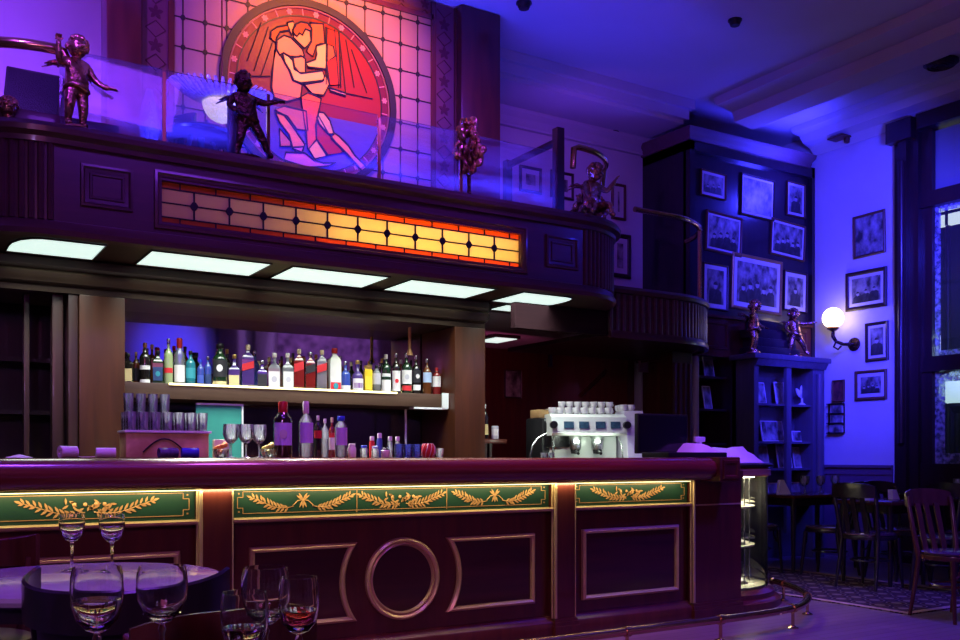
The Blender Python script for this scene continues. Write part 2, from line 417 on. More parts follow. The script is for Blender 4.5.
def etch_border(y0, y1, z0, z1, w):
    m = MB(); x0, x1 = XW + .012, XW + .019
    m.box(x0, y0, z0, x1, y0 + w, z1).box(x0, y1 - w, z0, x1, y1, z1).box(x0, y0 + w, z0, x1, y1 - w, z0 + w).box(x0, y0 + w, z1 - w, x1, y1 - w, z1)
    return m
etch_border(ya, yb_, zs, zm - .10, .11).build('etched_border', etchedglass, win)
etch_border(ya, yb_, zm + .06, zt - .06, .06).build('etched_border', etchedglass, win)
# house front across the street, lit stand-ins for bright spots in the panes
struct('trim_6', MB().box(12.2, -1, 0, 12.4, 12, 6), mat('street_wall', (.05, .045, .06), .9, noise=(3, (.03, .03, .04), (1, 1, 1))), 'dark house front across the street')
lampw = mat('lit_globe', (.8, .8, .7), .4, emit=(.75, 1, .9), estr=1.0)
p = aX(957, 388, 10.6)
t = thing('pane_globe', 'lit white globe put beyond the lower window pane for its lamp reflections', 'lamp', (p.x, p.y, 0))  # added glowing globe, stands in for lamp reflections in the lower pane
MB().sphere((p.x, p.y, p.z), (.24, .24, .2), 20, 12).build('globe', lampw, t)
MB().lathe([(.09, 0), (.09, .1), (.04, .3), (.035, p.z - .3), (.10, p.z - .22), (.10, p.z - .16)], (p.x, p.y, 0), 16).build('post', blackp, t)
p = aX(948, 213, 11.2)
t = thing('lit_panel', 'small lit white panel put beyond the upper window pane for its bright spots', 'sign', (p.x, p.y, 0))  # added glowing panel for the white spots in the upper pane
MB().box(p.x - .03, p.y - .2, p.z - .16, p.x + .03, p.y + .22, p.z + .18).build('panel', mat('lit_panel_white', (.8, .8, .8), .5, emit=(.9, .95, .85), estr=1.1), t)
MB().box(p.x - .035, p.y - .2, p.z - .02, p.x - .031, p.y + .22, p.z + .02).box(p.x - .035, p.y - .02, p.z - .16, p.x - .031, p.y + .02, p.z + .18).build('bars', blackp, t)
MB().tube([(p.x, p.y, 0), (p.x, p.y, p.z - .16)], .03).build('post', blackp, t)

# ------------------------------------------------------------------ mezzanine and balcony
FY = 6.05; BX0, BX1 = .781, 4.715; RHO = .653; SOF = 2.46
def balcony_path(ins=0.0, back=7.0):
    r = RHO - ins; cy = FY + RHO
    a = arc(BX0, cy, r, PI, 1.5 * PI, 10); b = arc(BX1, cy, r, 1.5 * PI, 2 * PI, 10)
    return [(BX0 - r, back, -1, 0)] + a + b + [(BX1 + r, back, 1, 0)]
bal = thing('balcony', 'dark panelled mezzanine balcony with fluted round corners above the bar', 'balcony', (2.75, FY, SOF))
Z0, Z1 = SOF, 3.03
# plain fascia with an opening for the amber glass
OX0, OX1, OZ0, OZ1 = 1.395, 4.115, 2.625, 2.885
f = MB()
f.box(BX0, FY, Z0, BX1, FY + .07, OZ0).box(BX0, FY, OZ1, BX1, FY + .07, Z1).box(BX0, FY, OZ0, OX0, FY + .07, OZ1).box(OX1, FY, OZ0, BX1, FY + .07, OZ1)
f.build('fascia', facade, bal)
# fluted corners
for side in (0, 1):
    f = MB(); cx = (BX0, BX1)[side]; cy = FY + RHO
    a0, a1 = ((PI, 1.5 * PI), (1.5 * PI, 2 * PI))[side]
    f.sweep(arc(cx, cy, RHO, a0, a1, 16), [(0, Z0), (0, Z1), (-.06, Z1), (-.06, Z0)])
    xs = cx + (-RHO if side == 0 else RHO)
    f.box(min(xs, xs + (.06 if side == 0 else -.06)), cy, Z0, max(xs, xs + (.06 if side == 0 else -.06)), 7.19, Z1)
    k = 20
    for i in range(k):
        t = a0 + (a1 - a0) * (i + .5) / k
        x, y = cx + math.cos(t) * RHO, cy + math.sin(t) * RHO
        f.tube([(x, y, Z0 + .09), (x, y, Z1 - .02)], .019, 8)
    f.build('fluted_corner', facade, bal)
# mouldings carried round the whole front
m = MB().sweep(balcony_path(0, 7.19), [(0, 3.0), (.03, 3.0), (.035, 3.03), (.075, 3.05), (.08, 3.08), (.06, 3.11), (-.08, 3.11), (-.08, 3.0)])
m.build('top_moulding', facade, bal)
m = MB().sweep(balcony_path(0, 7.19), [(0, 2.46), (.03, 2.46), (.04, 2.49), (.02, 2.52), (.012, 2.545), (0, 2.55)])
m.build('bottom_moulding', facade, bal)
# soffit board
sp = [(x, y, 0) for x, y, _, _ in balcony_path(.02, 7.19)]
MB().prism([(x, y, SOF + .003) for x, y, _ in sp], (0, 0, .03)).build('soffit', mat('soffit_wood', (.03, .015, .010), .4, noise=(1.5, (.042, .02, .013), H_)), bal)
# square panels
for x0, x1 in ((.918, 1.222), (4.345, 4.665)):
    m = MB().frame(x0, x1, 2.655, 2.915, FY, [(0, 0), (.004, -.018), (.018, -.02), (.028, -.006), (.05, -.004), (.056, -.014), (.064, -.014), (.07, 0)])
    m.box(x0 + .07, FY - .004, 2.725, x1 - .07, FY - .0005, 2.845)
    m.build('panel_moulding', facade, bal)
# window surround
m = MB().frame(OX0 - .05, OX1 + .05, OZ0 - .05, OZ1 + .06, FY, [(0, 0), (.004, -.02), (.02, -.024), (.03, -.01), (.042, -.008), (.05, .03)])
m.build('window_moulding', facade, bal)
# amber glass: lamp box, panes, leads
bx = MB().box(OX0 - .02, FY + .34, OZ0 - .02, OX1 + .02, FY + .36, OZ1 + .02).box(OX0 - .02, FY + .07, OZ1 + .002, OX1 + .02, FY + .34, OZ1 + .02)
bx.box(OX0 - .02, FY + .07, OZ0 - .02, OX1 + .02, FY + .34, OZ0 - .002).box(OX0 - .02, FY + .07, OZ0, OX0 - .004, FY + .34, OZ1).box(OX1 + .004, FY + .07, OZ0, OX1 + .02, FY + .34, OZ1)
bx.build('lamp_box', cream, bal)
amber = backlit('pale_amber_glass', (.92, .74, .36)); orange = backlit('orange_glass', (.72, .20, .04))
EB = .04
g = MB().box(OX0, FY + .038, OZ0 + EB, OX1, FY + .046, OZ1 - EB); g.build('amber_pane', amber, bal)
g = MB().box(OX0, FY + .038, OZ0, OX1, FY + .046, OZ0 + EB).box(OX0, FY + .038, OZ1 - EB, OX1, FY + .046, OZ1); g.build('orange_border_pane', orange, bal)
g = MB(); zc = (OZ0 + OZ1) / 2
for z in (zc, OZ0 + EB, OZ1 - EB): g.box(OX0, FY + .032, z - .004, OX1, FY + .05, z + .004)
x = aY(496.7, 250, FY).x; dx = (x - aY(231, 205, FY).x) / 9.0
xs = []
while x > OX0 + .05: xs.append(x); x -= dx
for x in xs:
    g.box(x - .005, FY + .031, OZ0 + EB, x + .005, FY + .051, OZ1 - EB)
    g.prism([(x - .028, FY + .028, zc), (x - .010, FY + .028, zc - .026), (x + .010, FY + .028, zc - .026), (x + .028, FY + .028, zc), (x + .010, FY + .028, zc + .026), (x - .010, FY + .028, zc + .026)], (0, .024, 0))
x = OX0 + .12
while x < OX1:
    g.box(x - .004, FY + .031, OZ0, x + .004, FY + .051, OZ0 + EB).box(x - .004, FY + .031, OZ1 - EB, x + .004, FY + .051, OZ1); x += dx
g.build('leading', lead, bal)
# etched glass balustrade on the balcony
GT = 3.60
gx = [.80, 1.42, 2.10, 2.92, 3.60, 4.50]
for i in range(len(gx) - 1):
    MB().box(gx[i] + .012, FY + .05, 3.112, gx[i + 1] - .012, FY + .060, GT).build('glass_panel', railglass, bal)
for x in gx[1:-1]:
    MB().box(x - .010, FY + .044, 3.108, x + .010, FY + .066, GT - .02).build('glass_clip', darkbrass, bal)
# corner handrails
pts = [(x, y, 3.585) for x, y, _, _ in arc(BX0, FY + RHO, RHO - .05, PI * .98, 1.5 * PI, 14)]
pts = [(pts[0][0], 7.1, 3.585)] + pts + [(BX0 + .05, FY + .05, 3.575), (BX0 + .08, FY + .05, 3.50)]
MB().tube(pts, .032, 12).build('corner_handrail', brass, bal)
pts = [(x, y, 3.68) for x, y, _, _ in arc(BX1, FY + RHO, RHO - .05, 1.5 * PI, 1.96 * PI, 14)]
pts = [(BX1 - .06, FY + .05, 3.50), (BX1 - .05, FY + .05, 3.66)] + pts[:12] + [(pts[11][0] + .02, pts[11][1] + .05, 3.55)]
MB().tube(pts, .026, 12).build('corner_handrail', brass, bal)
sx = 4.52
MB().tube([(sx, FY + .07, 3.70), (sx, 6.85, 3.70)], .03, 10).build('side_handrail', darkwood, bal)
MB().box(sx - .035, FY + .03, 3.11, sx + .035, FY + .10, 3.80).build('newel_post', blackwood, bal)
MB().box(sx - .03, 6.83, 2.70, sx + .03, 6.89, 3.74).build('newel_post', blackwood, bal)
struct('trim_7', MB().prism([(x, y, SOF + .035) for x, y, _, _ in balcony_path(.07, 7.19)], (0, 0, .12)).box(-1.2, 7.19, SOF + .035, 7.13, 9.79, 2.62), ceilmat, 'mezzanine floor slab')
# ledge block on the left corner of the balcony
p = aY(60, 115, 6.30); q = aY(112, 138, 6.30)
tag(MB().bbox(p.x - .5, 6.22, 3.115, q.x + .03, 6.60, 3.235, .008).build('wooden_ledge_box', facade), 'low dark wooden box on the balcony corner behind the left cherub', 'box')

# soffit lights
lightm = mat('soffit_diffuser', (.9, .9, .9), .5, emit=(.70, .93, .84), estr=1.0)
spans = [(.57, 1.085), (1.355, 2.14), (2.292, 3.027), (3.20, 3.952), (4.20, 4.75)]
lab = ['lit soffit panel with a rounded end at far left of balcony underside', 'long lit soffit panel, second from the left under the balcony',
       'long lit soffit panel in the middle of the balcony underside', 'long lit soffit panel, fourth from the left under the balcony',
       'lit soffit panel with a rounded end at the right corner of balcony underside', 'smallest lit soffit panel set behind the right corner of the balcony']
for i, s in enumerate(spans + [(4.42, 4.70)]):
    x0, x1 = s; y0, y1 = (6.14, 6.64) if i < 5 else (6.72, 7.03)
    t = thing('soffit_light', lab[i], 'light', ((x0 + x1) / 2, (y0 + y1) / 2, SOF - .006), 0, 'lit panels under the balcony')
    poly = [(x0, y1), (x0, y0), (x1, y0), (x1, y1)]
    if i == 0: poly = [(x0, y1), (x0, y0 + .30)] + [(x0 + .18 - .18 * math.cos(a), y0 + .30 - .30 * math.sin(a)) for a in (.3, .7, 1.1, 1.4)] + [(x0 + .22, y0), (x1, y0), (x1, y1)]
    if i == 4: poly = [(x0, y1), (x0, y0), (x1 - .12, y0)] + [(x1 - .12 + .14 * math.sin(a), y0 + .22 - .22 * math.cos(a)) for a in (.4, .8, 1.2, 1.55)] + [(x1 + .02, y1 - .12), (x1 - .03, y1 - .02), (x1 - .10, y1)]
    MB().prism([(a, b, SOF - .004) for a, b in poly], (0, 0, .006)).build('diffuser', lightm, t)
    ld = bpy.data.lights.new('soffit_lamp', 'AREA'); ld.shape = 'RECTANGLE'; ld.size = x1 - x0; ld.size_y = y1 - y0; ld.energy = 52 * (x1 - x0) * (y1 - y0); ld.color = (.92, 1, .88); ld.spread = math.radians(112)
    lo = bpy.data.objects.new('soffit_lamp', ld); COL.objects.link(lo); lo.location = ((x0 + x1) / 2, (y0 + y1) / 2, SOF - .012)
    m = MB(); c = [(a, b, SOF - .004) for a, b in poly]
    m.tube(c, .007, 6, closed=True); m.build('frame', darkwood, t)

# lower landing of the stair to the right of the balcony, with reeded front
LX, LY, LR = 6.2, 7.5, .948
lp = [(5.40, LY - LR, 0, -1)] + arc(LX, LY, LR, 1.5 * PI, 2 * PI, 18) + [(LX + LR, 8.19, 1, 0)]
land = thing('stair_landing', 'curved reeded stair landing right of the balcony, dark wood', 'landing', (6.2, 7.2, 2.22))
m = MB().sweep(lp, [(0, 2.24), (0, 2.66), (-.06, 2.66), (-.06, 2.24)]); m.build('drum', facade, land)
m = MB()
for i in range(11):
    x = 5.42 + i * .075; m.tube([(x, LY - LR, 2.28), (x, LY - LR, 2.62)], .024, 8)
for i in range(26):
    a = 1.5 * PI + .5 * PI * (i + .2) / 26; m.tube([(LX + LR * math.cos(a), LY + LR * math.sin(a), 2.28), (LX + LR * math.cos(a), LY + LR * math.sin(a), 2.62)], .024, 8)
m.build('reeding', facade, land)
MB().sweep(lp, [(0, 2.62), (.04, 2.63), (.05, 2.66), (.03, 2.69), (-.08, 2.69), (-.08, 2.62)]).build('top_moulding', facade, land)
MB().sweep(lp, [(0, 2.22), (.035, 2.22), (.04, 2.25), (.02, 2.29), (0, 2.29)]).build('bottom_moulding', facade, land)
MB().prism([(5.40, 8.19, 2.25)] + [(x, y, 2.25) for x, y, _, _ in lp], (0, 0, .04)).build('underside', darkwood, land)
pts = [(5.75, LY - LR + .05, 3.43)] + [(LX + (LR - .05) * math.cos(a), LY + (LR - .05) * math.sin(a), 3.43) for a in [1.5 * PI + .5 * PI * i / 14 for i in range(13)]]
MB().tube(pts, .026, 12).build('handrail', brass, land)
a = 1.5 * PI + .235 * PI
q = aY(683, 210, LY - LR * .62)
MB().tube([(LX + (LR - .05) * math.cos(a), LY + (LR - .05) * math.sin(a), 2.69), (LX + (LR - .05) * math.cos(a), LY + (LR - .05) * math.sin(a), 3.43)], .022, 12).build('rail_post', brass, land)
MB().box(4.40, LY - LR + .01, 2.24, 5.398, LY - LR + .08, SOF - .002).build('bulkhead', mat('matte_dark_wood', (.018, .006, .010), .8, spec=.1, noise=(2, (.024, .008, .012), H_)), land)
# fluted pilaster below it
p0 = aY(672, 400, 7.02); p1 = aY(692, 400, 7.02)
t = thing('fluted_pilaster', 'brown fluted wooden pilaster under the stair landing', 'pilaster', ((p0.x + p1.x) / 2, 7.1, 0))
MB().box(p0.x, 7.02, 0, p1.x, 7.20, 2.215).build('shaft', colwood, t)
m = MB()
for i in range(4):
    x = p0.x + (p1.x - p0.x) * (i + .5) / 4; m.tube([(x, 7.02, .3), (x, 7.02, 2.1)], .018, 8)
m.build('flutes', colwood, t)
p2 = aY(697, 400, 7.25)
tag(MB().tube([(p2.x - .02, 7.27, 0), (p2.x - .02, 7.27, 2.215)], .05, 14).build('round_column', mat('pale_column', (.4, .38, .4), .4, noise=(3, (.35, .33, .35), V_))), 'slim pale round column behind the fluted pilaster, lit blue', 'column')

# ------------------------------------------------------------------ stained glass wall on the mezzanine
GY = 6.95
for (a, b, lb) in ((104, 139, 'dark wooden post at left side of the stained glass'), (456, 495, 'reddish wooden post at right side of the stained glass')):
    x0, x1 = aY(a, 60, GY).x, aY(b, 60, GY).x
    t = thing('wooden_post', lb, 'post', ((x0 + x1) / 2, GY, 2.625), 0, 'posts beside the stained glass')
    MB().bbox(x0, GY - .09, 2.625, x1, GY + .12, 4.995, .012).build('shaft', wood, t)
    MB().bbox(x0 - .02, GY - .11, 2.625, x1 + .02, GY + .13, 2.80, .01).build('base', wood, t)
sg = thing('stained_glass_window', 'large stained glass panel with a dancing couple in a round medallion', 'window', (2.75, GY, 2.625))
SX0, SX1 = aY(140, 60, GY).x, aY(455, 60, GY).x
IX0, IX1 = aY(171, 20, GY).x, aY(433, 60, GY).x
ST, SI = 4.985, aY(433, 18, GY).z
gcream = backlit('opal_glass', (.56, .37, .38), 40)
m = MB().box(IX0, GY, 2.72, IX1, GY + .008, SI); m.build('opal_pane', gcream, sg)
gborder = backlit('rose_glass', (.36, .15, .17), 50)
m = MB().box(SX0, GY, 2.72, IX0, GY + .008, ST).box(IX1, GY, 2.72, SX1, GY + .008, ST).box(IX0, GY, SI, IX1, GY + .008, ST); m.build('border_pane', gborder, sg)
m = MB().box(SX0, GY - .02, 2.625, SX1, GY + .03, 2.72)
for x in (IX0, IX1): m.box(x - .022, GY - .015, 2.72, x + .022, GY + .02, ST)
m.box(IX0, GY - .015, SI - .02, IX1, GY + .02, SI + .02)
for x in (SX0, SX1): m.box(x - .012, GY - .015, 2.72, x + .012, GY + .02, ST)
m.build('inner_frame', wood, sg)
# lead lattice
m = MB()
gxs = []; x = aY(417.5, 60, GY).x; dxg = (x - aY(327.5, 60, GY).x) / 5
while x > IX0 + .03: gxs.append(x); x -= dxg
gzs = [4.13 + .217 * k for k in range(-6, 4) if 2.75 < 4.13 + .217 * k < SI]
for x in gxs: m.box(x - .0045, GY - .006, 2.72, x + .0045, GY - .0005, SI)
for z in gzs: m.box(IX0, GY - .006, z - .0045, IX1, GY - .0005, z + .0045)
for x in gxs:
    for z in gzs:
        m.prism([(x + .02 * math.cos(k * PI / 3), GY - .008, z + .02 * math.sin(k * PI / 3)) for k in range(6)], (0, .007, 0))
m.build('lead_lattice', lead, sg)
# leaf scroll in the borders
m = MB()
def leaf_xz(m, x, y, z, a, L, w, th=.003):
    c, s = math.cos(a), math.sin(a); P = []
    for u, v in ((0, 0), (.25, .75), (.55, 1), (.85, .5), (1, 0), (.85, -.5), (.55, -1), (.25, -.75)):
        P.append((x + c * u * L - s * v * w / 2, y, z + s * u * L + c * v * w / 2))
    m.prism(P, (0, th, 0)); return m
def scroll(m, x, z, s):
    for k in range(5): leaf_xz(m, x, GY - .006, z, k * 2 * PI / 5 + .3, .055 * s, .03 * s)
    for sg_ in (1, -1):
        m.tube([(x - sg_ * .07 * s, GY - .004, z + .12 * s), (x, GY - .004, z + .06 * s), (x + sg_ * .07 * s, GY - .004, z + .12 * s)], .004, 5)
        m.tube([(x - sg_ * .07 * s, GY - .004, z - .12 * s), (x, GY - .004, z - .06 * s), (x + sg_ * .07 * s, GY - .004, z - .12 * s)], .004, 5)
for x in ((SX0 + IX0) / 2, (SX1 + IX1) / 2):
    z = 2.9
    while z < ST: scroll(m, x, z, 1.0); z += .24
x = IX0 + .1
while x < IX1:
    scroll(m, x, (SI + ST) / 2 + .03, .8); x += .22
m.build('border_scroll', backlit('umber_glass', (.22, .07, .09), 60), sg)
# medallion
MCX, MCZ, MR = 2.741, 3.985, .728
def disc(r0, r1, y, th, n=64, a0=0, a1=2 * PI):
    mm = MB(); vs = []; full = abs(a1 - a0 - 2 * PI) < 1e-6; k = n if full else n + 1
    for j in range(k):
        a = a0 + (a1 - a0) * j / n
        for r, yy in ((r0, y), (r1, y), (r1, y + th), (r0, y + th)): vs.append((MCX + r * math.cos(a), yy, MCZ + r * math.sin(a)))
    fs = []
    for j in range(n):
        q = (j + 1) % k
        for i in range(4): fs.append((j * 4 + i, j * 4 + (i + 1) % 4, q * 4 + (i + 1) % 4, q * 4 + i))
    return mm.add(vs, fs)
disc(MR - .055, MR, GY - .03, .03).build('medallion_ring', lead, sg)
disc(MR - .072, MR - .06, GY - .022, .01).build('inner_ring', gborder, sg)
gmaroon = backlit('maroon_glass', (.22, .035, .07), 40); gred = backlit('red_glass', (.60, .06, .035), 40)
gnavy = backlit('slate_glass', (.16, .14, .42), 40); gskin = backlit('peach_glass', (.95, .46, .16), 40)
gyel = backlit('yellow_glass', (1, .72, .22), 40); gdress = backlit('scarlet_glass', (.85, .20, .07), 40)
gjack = backlit('salmon_glass', (.88, .32, .16), 40); ghair = backlit('auburn_glass', (.42, .07, .04), 40)
gpink = backlit('pink_glass', (.85, .40, .45), 40)
disc(.60, MR - .06, GY - .009, .006).build('band_pane', gmaroon, sg)
m = MB()
for k in range(18):
    a = 2 * PI * k / 18 + .12; cx, cz = MCX + .632 * math.cos(a), MCZ + .632 * math.sin(a)
    for j in range(6): leaf_xz(m, cx, GY - .012, cz, j * PI / 3, .026, .018)
    a2 = a + PI / 18
    m.tube([(MCX + r * math.cos(a2), GY - .010, MCZ + r * math.sin(a2)) for r in (.60, .665)], .004, 5)
m.build('rosettes', gpink, sg)
disc(.594, .604, GY - .014, .008).build('inner_ring', lead, sg)
# background inside the medallion: curtains above, floor below
def chord(a0, a1, n=24): return [(MCX + .596 * math.cos(a0 + (a1 - a0) * i / n), GY - .009, MCZ + .596 * math.sin(a0 + (a1 - a0) * i / n)) for i in range(n + 1)]
m = MB().prism(chord(PI * 1.08, PI * 1.92), (0, .006, 0)); m.build('floor_pane', gnavy, sg)
m = MB().prism(chord(PI * .5, PI * 1.08) + [(MCX + .02, GY - .009, MCZ + .596 * math.sin(PI * 1.08))], (0, .006, 0)); m.build('curtain_pane', gmaroon, sg)
m = MB().prism([(MCX + .02, GY - .009, MCZ + .596 * math.sin(PI * 1.92))] + chord(-PI * .08, PI * .5), (0, .006, 0)); m.build('curtain_pane', backlit('crimson_glass', (.38, .045, .04), 40), sg)
leads = MB()
def z1(x, y): p = aY(255 + x / 7.11, 15 + y / 7.11, GY); return (p.x, GY - .016, p.z)
def z2(x, y): p = aY(260 + x / 6.4, 90 + y / 6.4, GY); return (p.x, GY - .016, p.z)
def piece(name, mt, pts, fn, th=.007, dy=0):
    P = [fn(*p) for p in pts]; P = [(x, y + dy, z) for x, y, z in P]
    MB().prism(P, (0, th, 0)).build(name, mt, sg)
    leads.tube([(x, y - .001, z) for x, y, z in P], .0075, 6, closed=True)
# curtain folds
for k, (a, b) in enumerate([((500, 90), (500, 500)), ((560, 110), (590, 520)), ((600, 300), (605, 520))]):
    leads.tube([z1(*a), z1(*b)], .005, 6)
for a, b in [((-60, 330), (40, 60)), ((-10, 400), (90, 90)), ((40, 430), (120, 200)), ((-130, 440), (105, 440)), ((640, 180), (700, 520)), ((680, 250), (790, 560)), ((590, 120), (640, 560)), ((640, 560), (830, 600))]:
    leads.tube([z1(*a), z1(*b)], .004, 6)
piece('curtain_fold_pane', gred, [(505, 100), (590, 130), (600, 500), (525, 505), (500, 330)], z1, .004)
piece('curtain_fold_pane', gdress, [(385, 60), (480, 70), (490, 210), (430, 225), (405, 300), (360, 262), (395, 195), (398, 105)], z1)
piece('sash_pane', gpink, [(520, 520), (640, 560), (640, 580), (530, 545)], z1)
piece('jacket_pane', gjack, [(140, 255), (182, 300), (230, 380), (262, 470), (330, 500), (320, 592), (220, 622), (130, 592), (112, 520), (120, 400)], z1)
piece('shoulder_pane', gjack, [(150, 185), (200, 152), (250, 168), (330, 250), (345, 298), (300, 305), (240, 300), (195, 275), (170, 290), (148, 250)], z1, dy=-.003)
piece('sleeve_pane', gred, [(105, 170), (110, 122), (150, 92), (225, 78), (240, 112), (172, 126), (150, 165), (140, 200)], z1)
piece('hand_pane', gskin, [(225, 60), (265, 50), (285, 78), (262, 112), (255, 152), (236, 104)], z1)
piece('face_pane', gskin, [(270, 140), (290, 160), (310, 135), (330, 150), (352, 108), (386, 122), (392, 190), (370, 225), (345, 242), (300, 200), (266, 165)], z1, dy=-.002)
piece('hair_pane', ghair, [(264, 112), (276, 76), (320, 55), (366, 65), (396, 102), (386, 120), (352, 106), (330, 150), (310, 135), (290, 160), (270, 140)], z1, dy=-.004)
piece('curtain_fold_pane', gdress, [(505, 212), (550, 230), (562, 300), (505, 340)], z1, dy=-.005)
piece('back_pane', gyel, [(430, 222), (462, 210), (502, 212), (506, 300), (496, 390), (372, 376), (356, 346), (422, 322), (432, 282)], z1, dy=-.002)
piece('upper_arm_pane', gskin, [(265, 312), (320, 296), (352, 320), (352, 415), (310, 418), (274, 376)], z1, dy=-.004)
piece('forearm_pane', gyel, [(190, 280), (232, 300), (262, 332), (272, 392), (320, 422), (470, 402), (486, 440), (480, 472), (320, 490), (268, 472), (240, 402), (204, 342)], z1, dy=-.006)
piece('hip_pane', gskin, [(345, 500), (470, 478), (500, 430), (522, 500), (482, 576), (400, 566)], z1, dy=-.002)
piece('thigh_pane', gjack, [(90, 132), (152, 106), (290, 140), (300, 262), (230, 256), (170, 172)], z2)
piece('leg_pane', gskin, [(95, 150), (150, 166), (200, 232), (282, 352), (262, 402), (205, 380), (180, 290), (120, 212)], z2, dy=-.002)
piece('shoe_pane', gpink, [(196, 372), (280, 366), (266, 404), (226, 402)], z2, dy=-.003)
piece('dress_pane', gdress, [(255, 50), (300, 22), (386, 60), (370, 142), (350, 232), (356, 322), (300, 382), (290, 280)], z2, dy=-.003)
piece('skirt_pane', gred, [(355, 236), (366, 165), (430, 280), (530, 402), (420, 422), (356, 322)], z2)
piece('skirt_hem_pane', gyel, [(305, 382), (360, 322), (430, 422), (345, 446)], z2, dy=-.002)
piece('knee_pane', gyel, [(366, 146), (402, 150), (442, 202), (467, 282), (430, 287), (372, 222), (358, 182)], z2, dy=-.004)
piece('shin_pane', gskin, [(470, 282), (502, 302), (560, 362), (600, 422), (662, 482), (688, 518), (650, 528), (610, 480), (540, 402), (448, 312)], z2, dy=-.004)
piece('stocking_pane', gjack, [(120, 250), (190, 330), (190, 365), (125, 365)], z2)
piece('floor_glow_pane', gpink, [(160, 402), (280, 406), (340, 452), (400, 470), (480, 470), (430, 490), (300, 500), (150, 452)], z2, .004)
leads.build('lead_outline', lead, sg)

# crystal chandelier added behind the balustrade in place of a reflection in its glass
p = aY(222, 100, 6.55)
ch = thing('reflected_chandelier', 'lit crystal bowl chandelier with flared rim, standing in for a reflection in the balustrade glass', 'chandelier', (p.x, p.y, p.z - .15))
crystal = mat('crystal_drops', (.9, .85, .9), .08, spec=1, coat=1, noise=(60, (.45, .38, .5), (1, 1, 1)))
critlit = mat('lit_crystal', (.9, .85, .7), .2, emit=(1, .80, .42), estr=.85, bump=(60, 1), noise=(55, (.5, .45, .2), (1, 1, 1)))
prof = [(.012, -.165)] + [(.135 * math.sin(t), -.02 - .14 * math.cos(t)) for t in [.15, .4, .7, 1.0, 1.25, 1.5]]
MB().lathe(prof, p, 28).build('bowl', critlit, ch)
m = MB()
for i in range(44):
    a = 2 * PI * i / 44; c, s = math.cos(a), math.sin(a)
    pts = [(p.x + c * r, p.y + s * r * .55, p.z + z) for r, z in ((.14, -.015), (.20, .0), (.27, .03), (.36, .085))]
    m.tube(pts, [.014, .020, .019, .008], 6)
m.build('flared_rim', crystal, ch)
m = MB()
for row in range(3):
    for i in range(36):
        a = 2 * PI * (i + .5 * row) / 36; r = .155 + .012 * row
        m.sphere((p.x + r * math.cos(a), p.y + r * math.sin(a) * .8, p.z + .005 + .022 * row), (.011, .011, .013), 6, 4)
m.build('crystal_drops', crystal, ch)
m = MB().tube([(p.x, p.y, p.z + .0), (p.x, p.y, CZ - .01)], .006, 8); m.build('stem', darkbrass, ch)
MB().lathe([(.16, .06), (.14, .08), (.02, .09), (.02, .06)], p, 24).build('crown_ring', darkbrass, ch)
ld = bpy.data.lights.new('chandelier_bulb', 'POINT'); ld.energy = 1.6; ld.color = (1, .75, .45); ld.shadow_soft_size = .05
lo = bpy.data.objects.new('chandelier_bulb', ld); COL.objects.link(lo); lo.location = (p.x, p.y, p.z + .13)

# chairs and a table behind the balustrade
def simple_chair(root, wm, sm, w=.42, d=.42, hb=.88, rail=.10):
    """bentwood chair, sitter looks along +Y"""
    MB().lathe([(.0, .455), (.19, .455), (.215, .463), (.215, .475), (.19, .485), (0, .488)], (0, 0, 0), 28, sy=d / w).build('seat', sm, root, local=True)
    MB().lathe([(.19, .425), (.222, .425), (.226, .44), (.222, .458), (.19, .458)], (0, 0, 0), 28, sy=d / w).build('seat_frame', wm, root, local=True)
    for s in (-1, 1):
        MB().tube([(s * .17, .16, .43), (s * .178, .175, .25), (s * .19, .20, 0)], [.019, .017, .013], 10).build('leg', wm, root, local=True)
        MB().tube([(s * .17, -.15, .45), (s * .178, -.175, .25), (s * .19, -.22, 0)], [.019, .017, .013], 10).build('leg', wm, root, local=True)
        MB().tube([(s * .172, -.15, .43), (s * .185, -.185, .6), (s * .195, -.22, .78), (s * .19, -.235, hb - .03)], [.02, .018, .017, .016], 10).build('back_post', wm, root, local=True)
        pts = [(s * .172, .165, .30)] + [(s * (.16 - .05 * math.sin(t)), .165 + .01 * math.sin(t), .30 + .11 * (1 - math.cos(t))) for t in (.6, 1.1, 1.57)]
        MB().tube(pts, .009, 8).build('corner_brace', wm, root, local=True)
    m = MB(); vs = []; fs = []; k = 14
    for i in range(k + 1):
        u = -1 + 2 * i / k; x = u * .205; y = -.235 - .055 * (1 - u * u); b = .028 * (1 - abs(u) ** 3)
        for dy, z in ((0, hb - rail), (-.014, hb - rail), (-.02, hb + b), (-.006, hb + b)): vs.append((x, y + dy, z))
    for i in range(k):
        for j in range(4): fs.append((i * 4 + j, i * 4 + (j + 1) % 4, i * 4 + 4 + (j + 1) % 4, i * 4 + 4 + j))
    fs += [(0, 1, 2, 3), (k * 4 + 3, k * 4 + 2, k * 4 + 1, k * 4)]
    m.add(vs, fs); m.build('top_rail', wm, root, local=True)
    for x in (-.085, 0, .085):
        m = MB(); yb = -.265 + .05 * (x / .2) ** 2
        m.add([(x - .022, -.17, .465), (x + .022, -.17, .465), (x + .022, -.182, .465), (x - .022, -.182, .465),
               (x - .022, yb, hb - .08), (x + .022, yb, hb - .08), (x + .022, yb - .012, hb - .08), (x - .022, yb - .012, hb - .08)],
              [(0, 1, 2, 3), (4, 7, 6, 5), (0, 4, 5, 1), (1, 5, 6, 2), (2, 6, 7, 3), (3, 7, 4, 0)])
        m.build('slat', wm, root, local=True)
    MB().tube([(.155 * math.cos(2 * PI * i / 24), .16 * math.sin(2 * PI * i / 24) - .003, .24) for i in range(24)], .009, 8, closed=True).build('stretcher_ring', wm, root, local=True)
    return root
MZ = 2.622
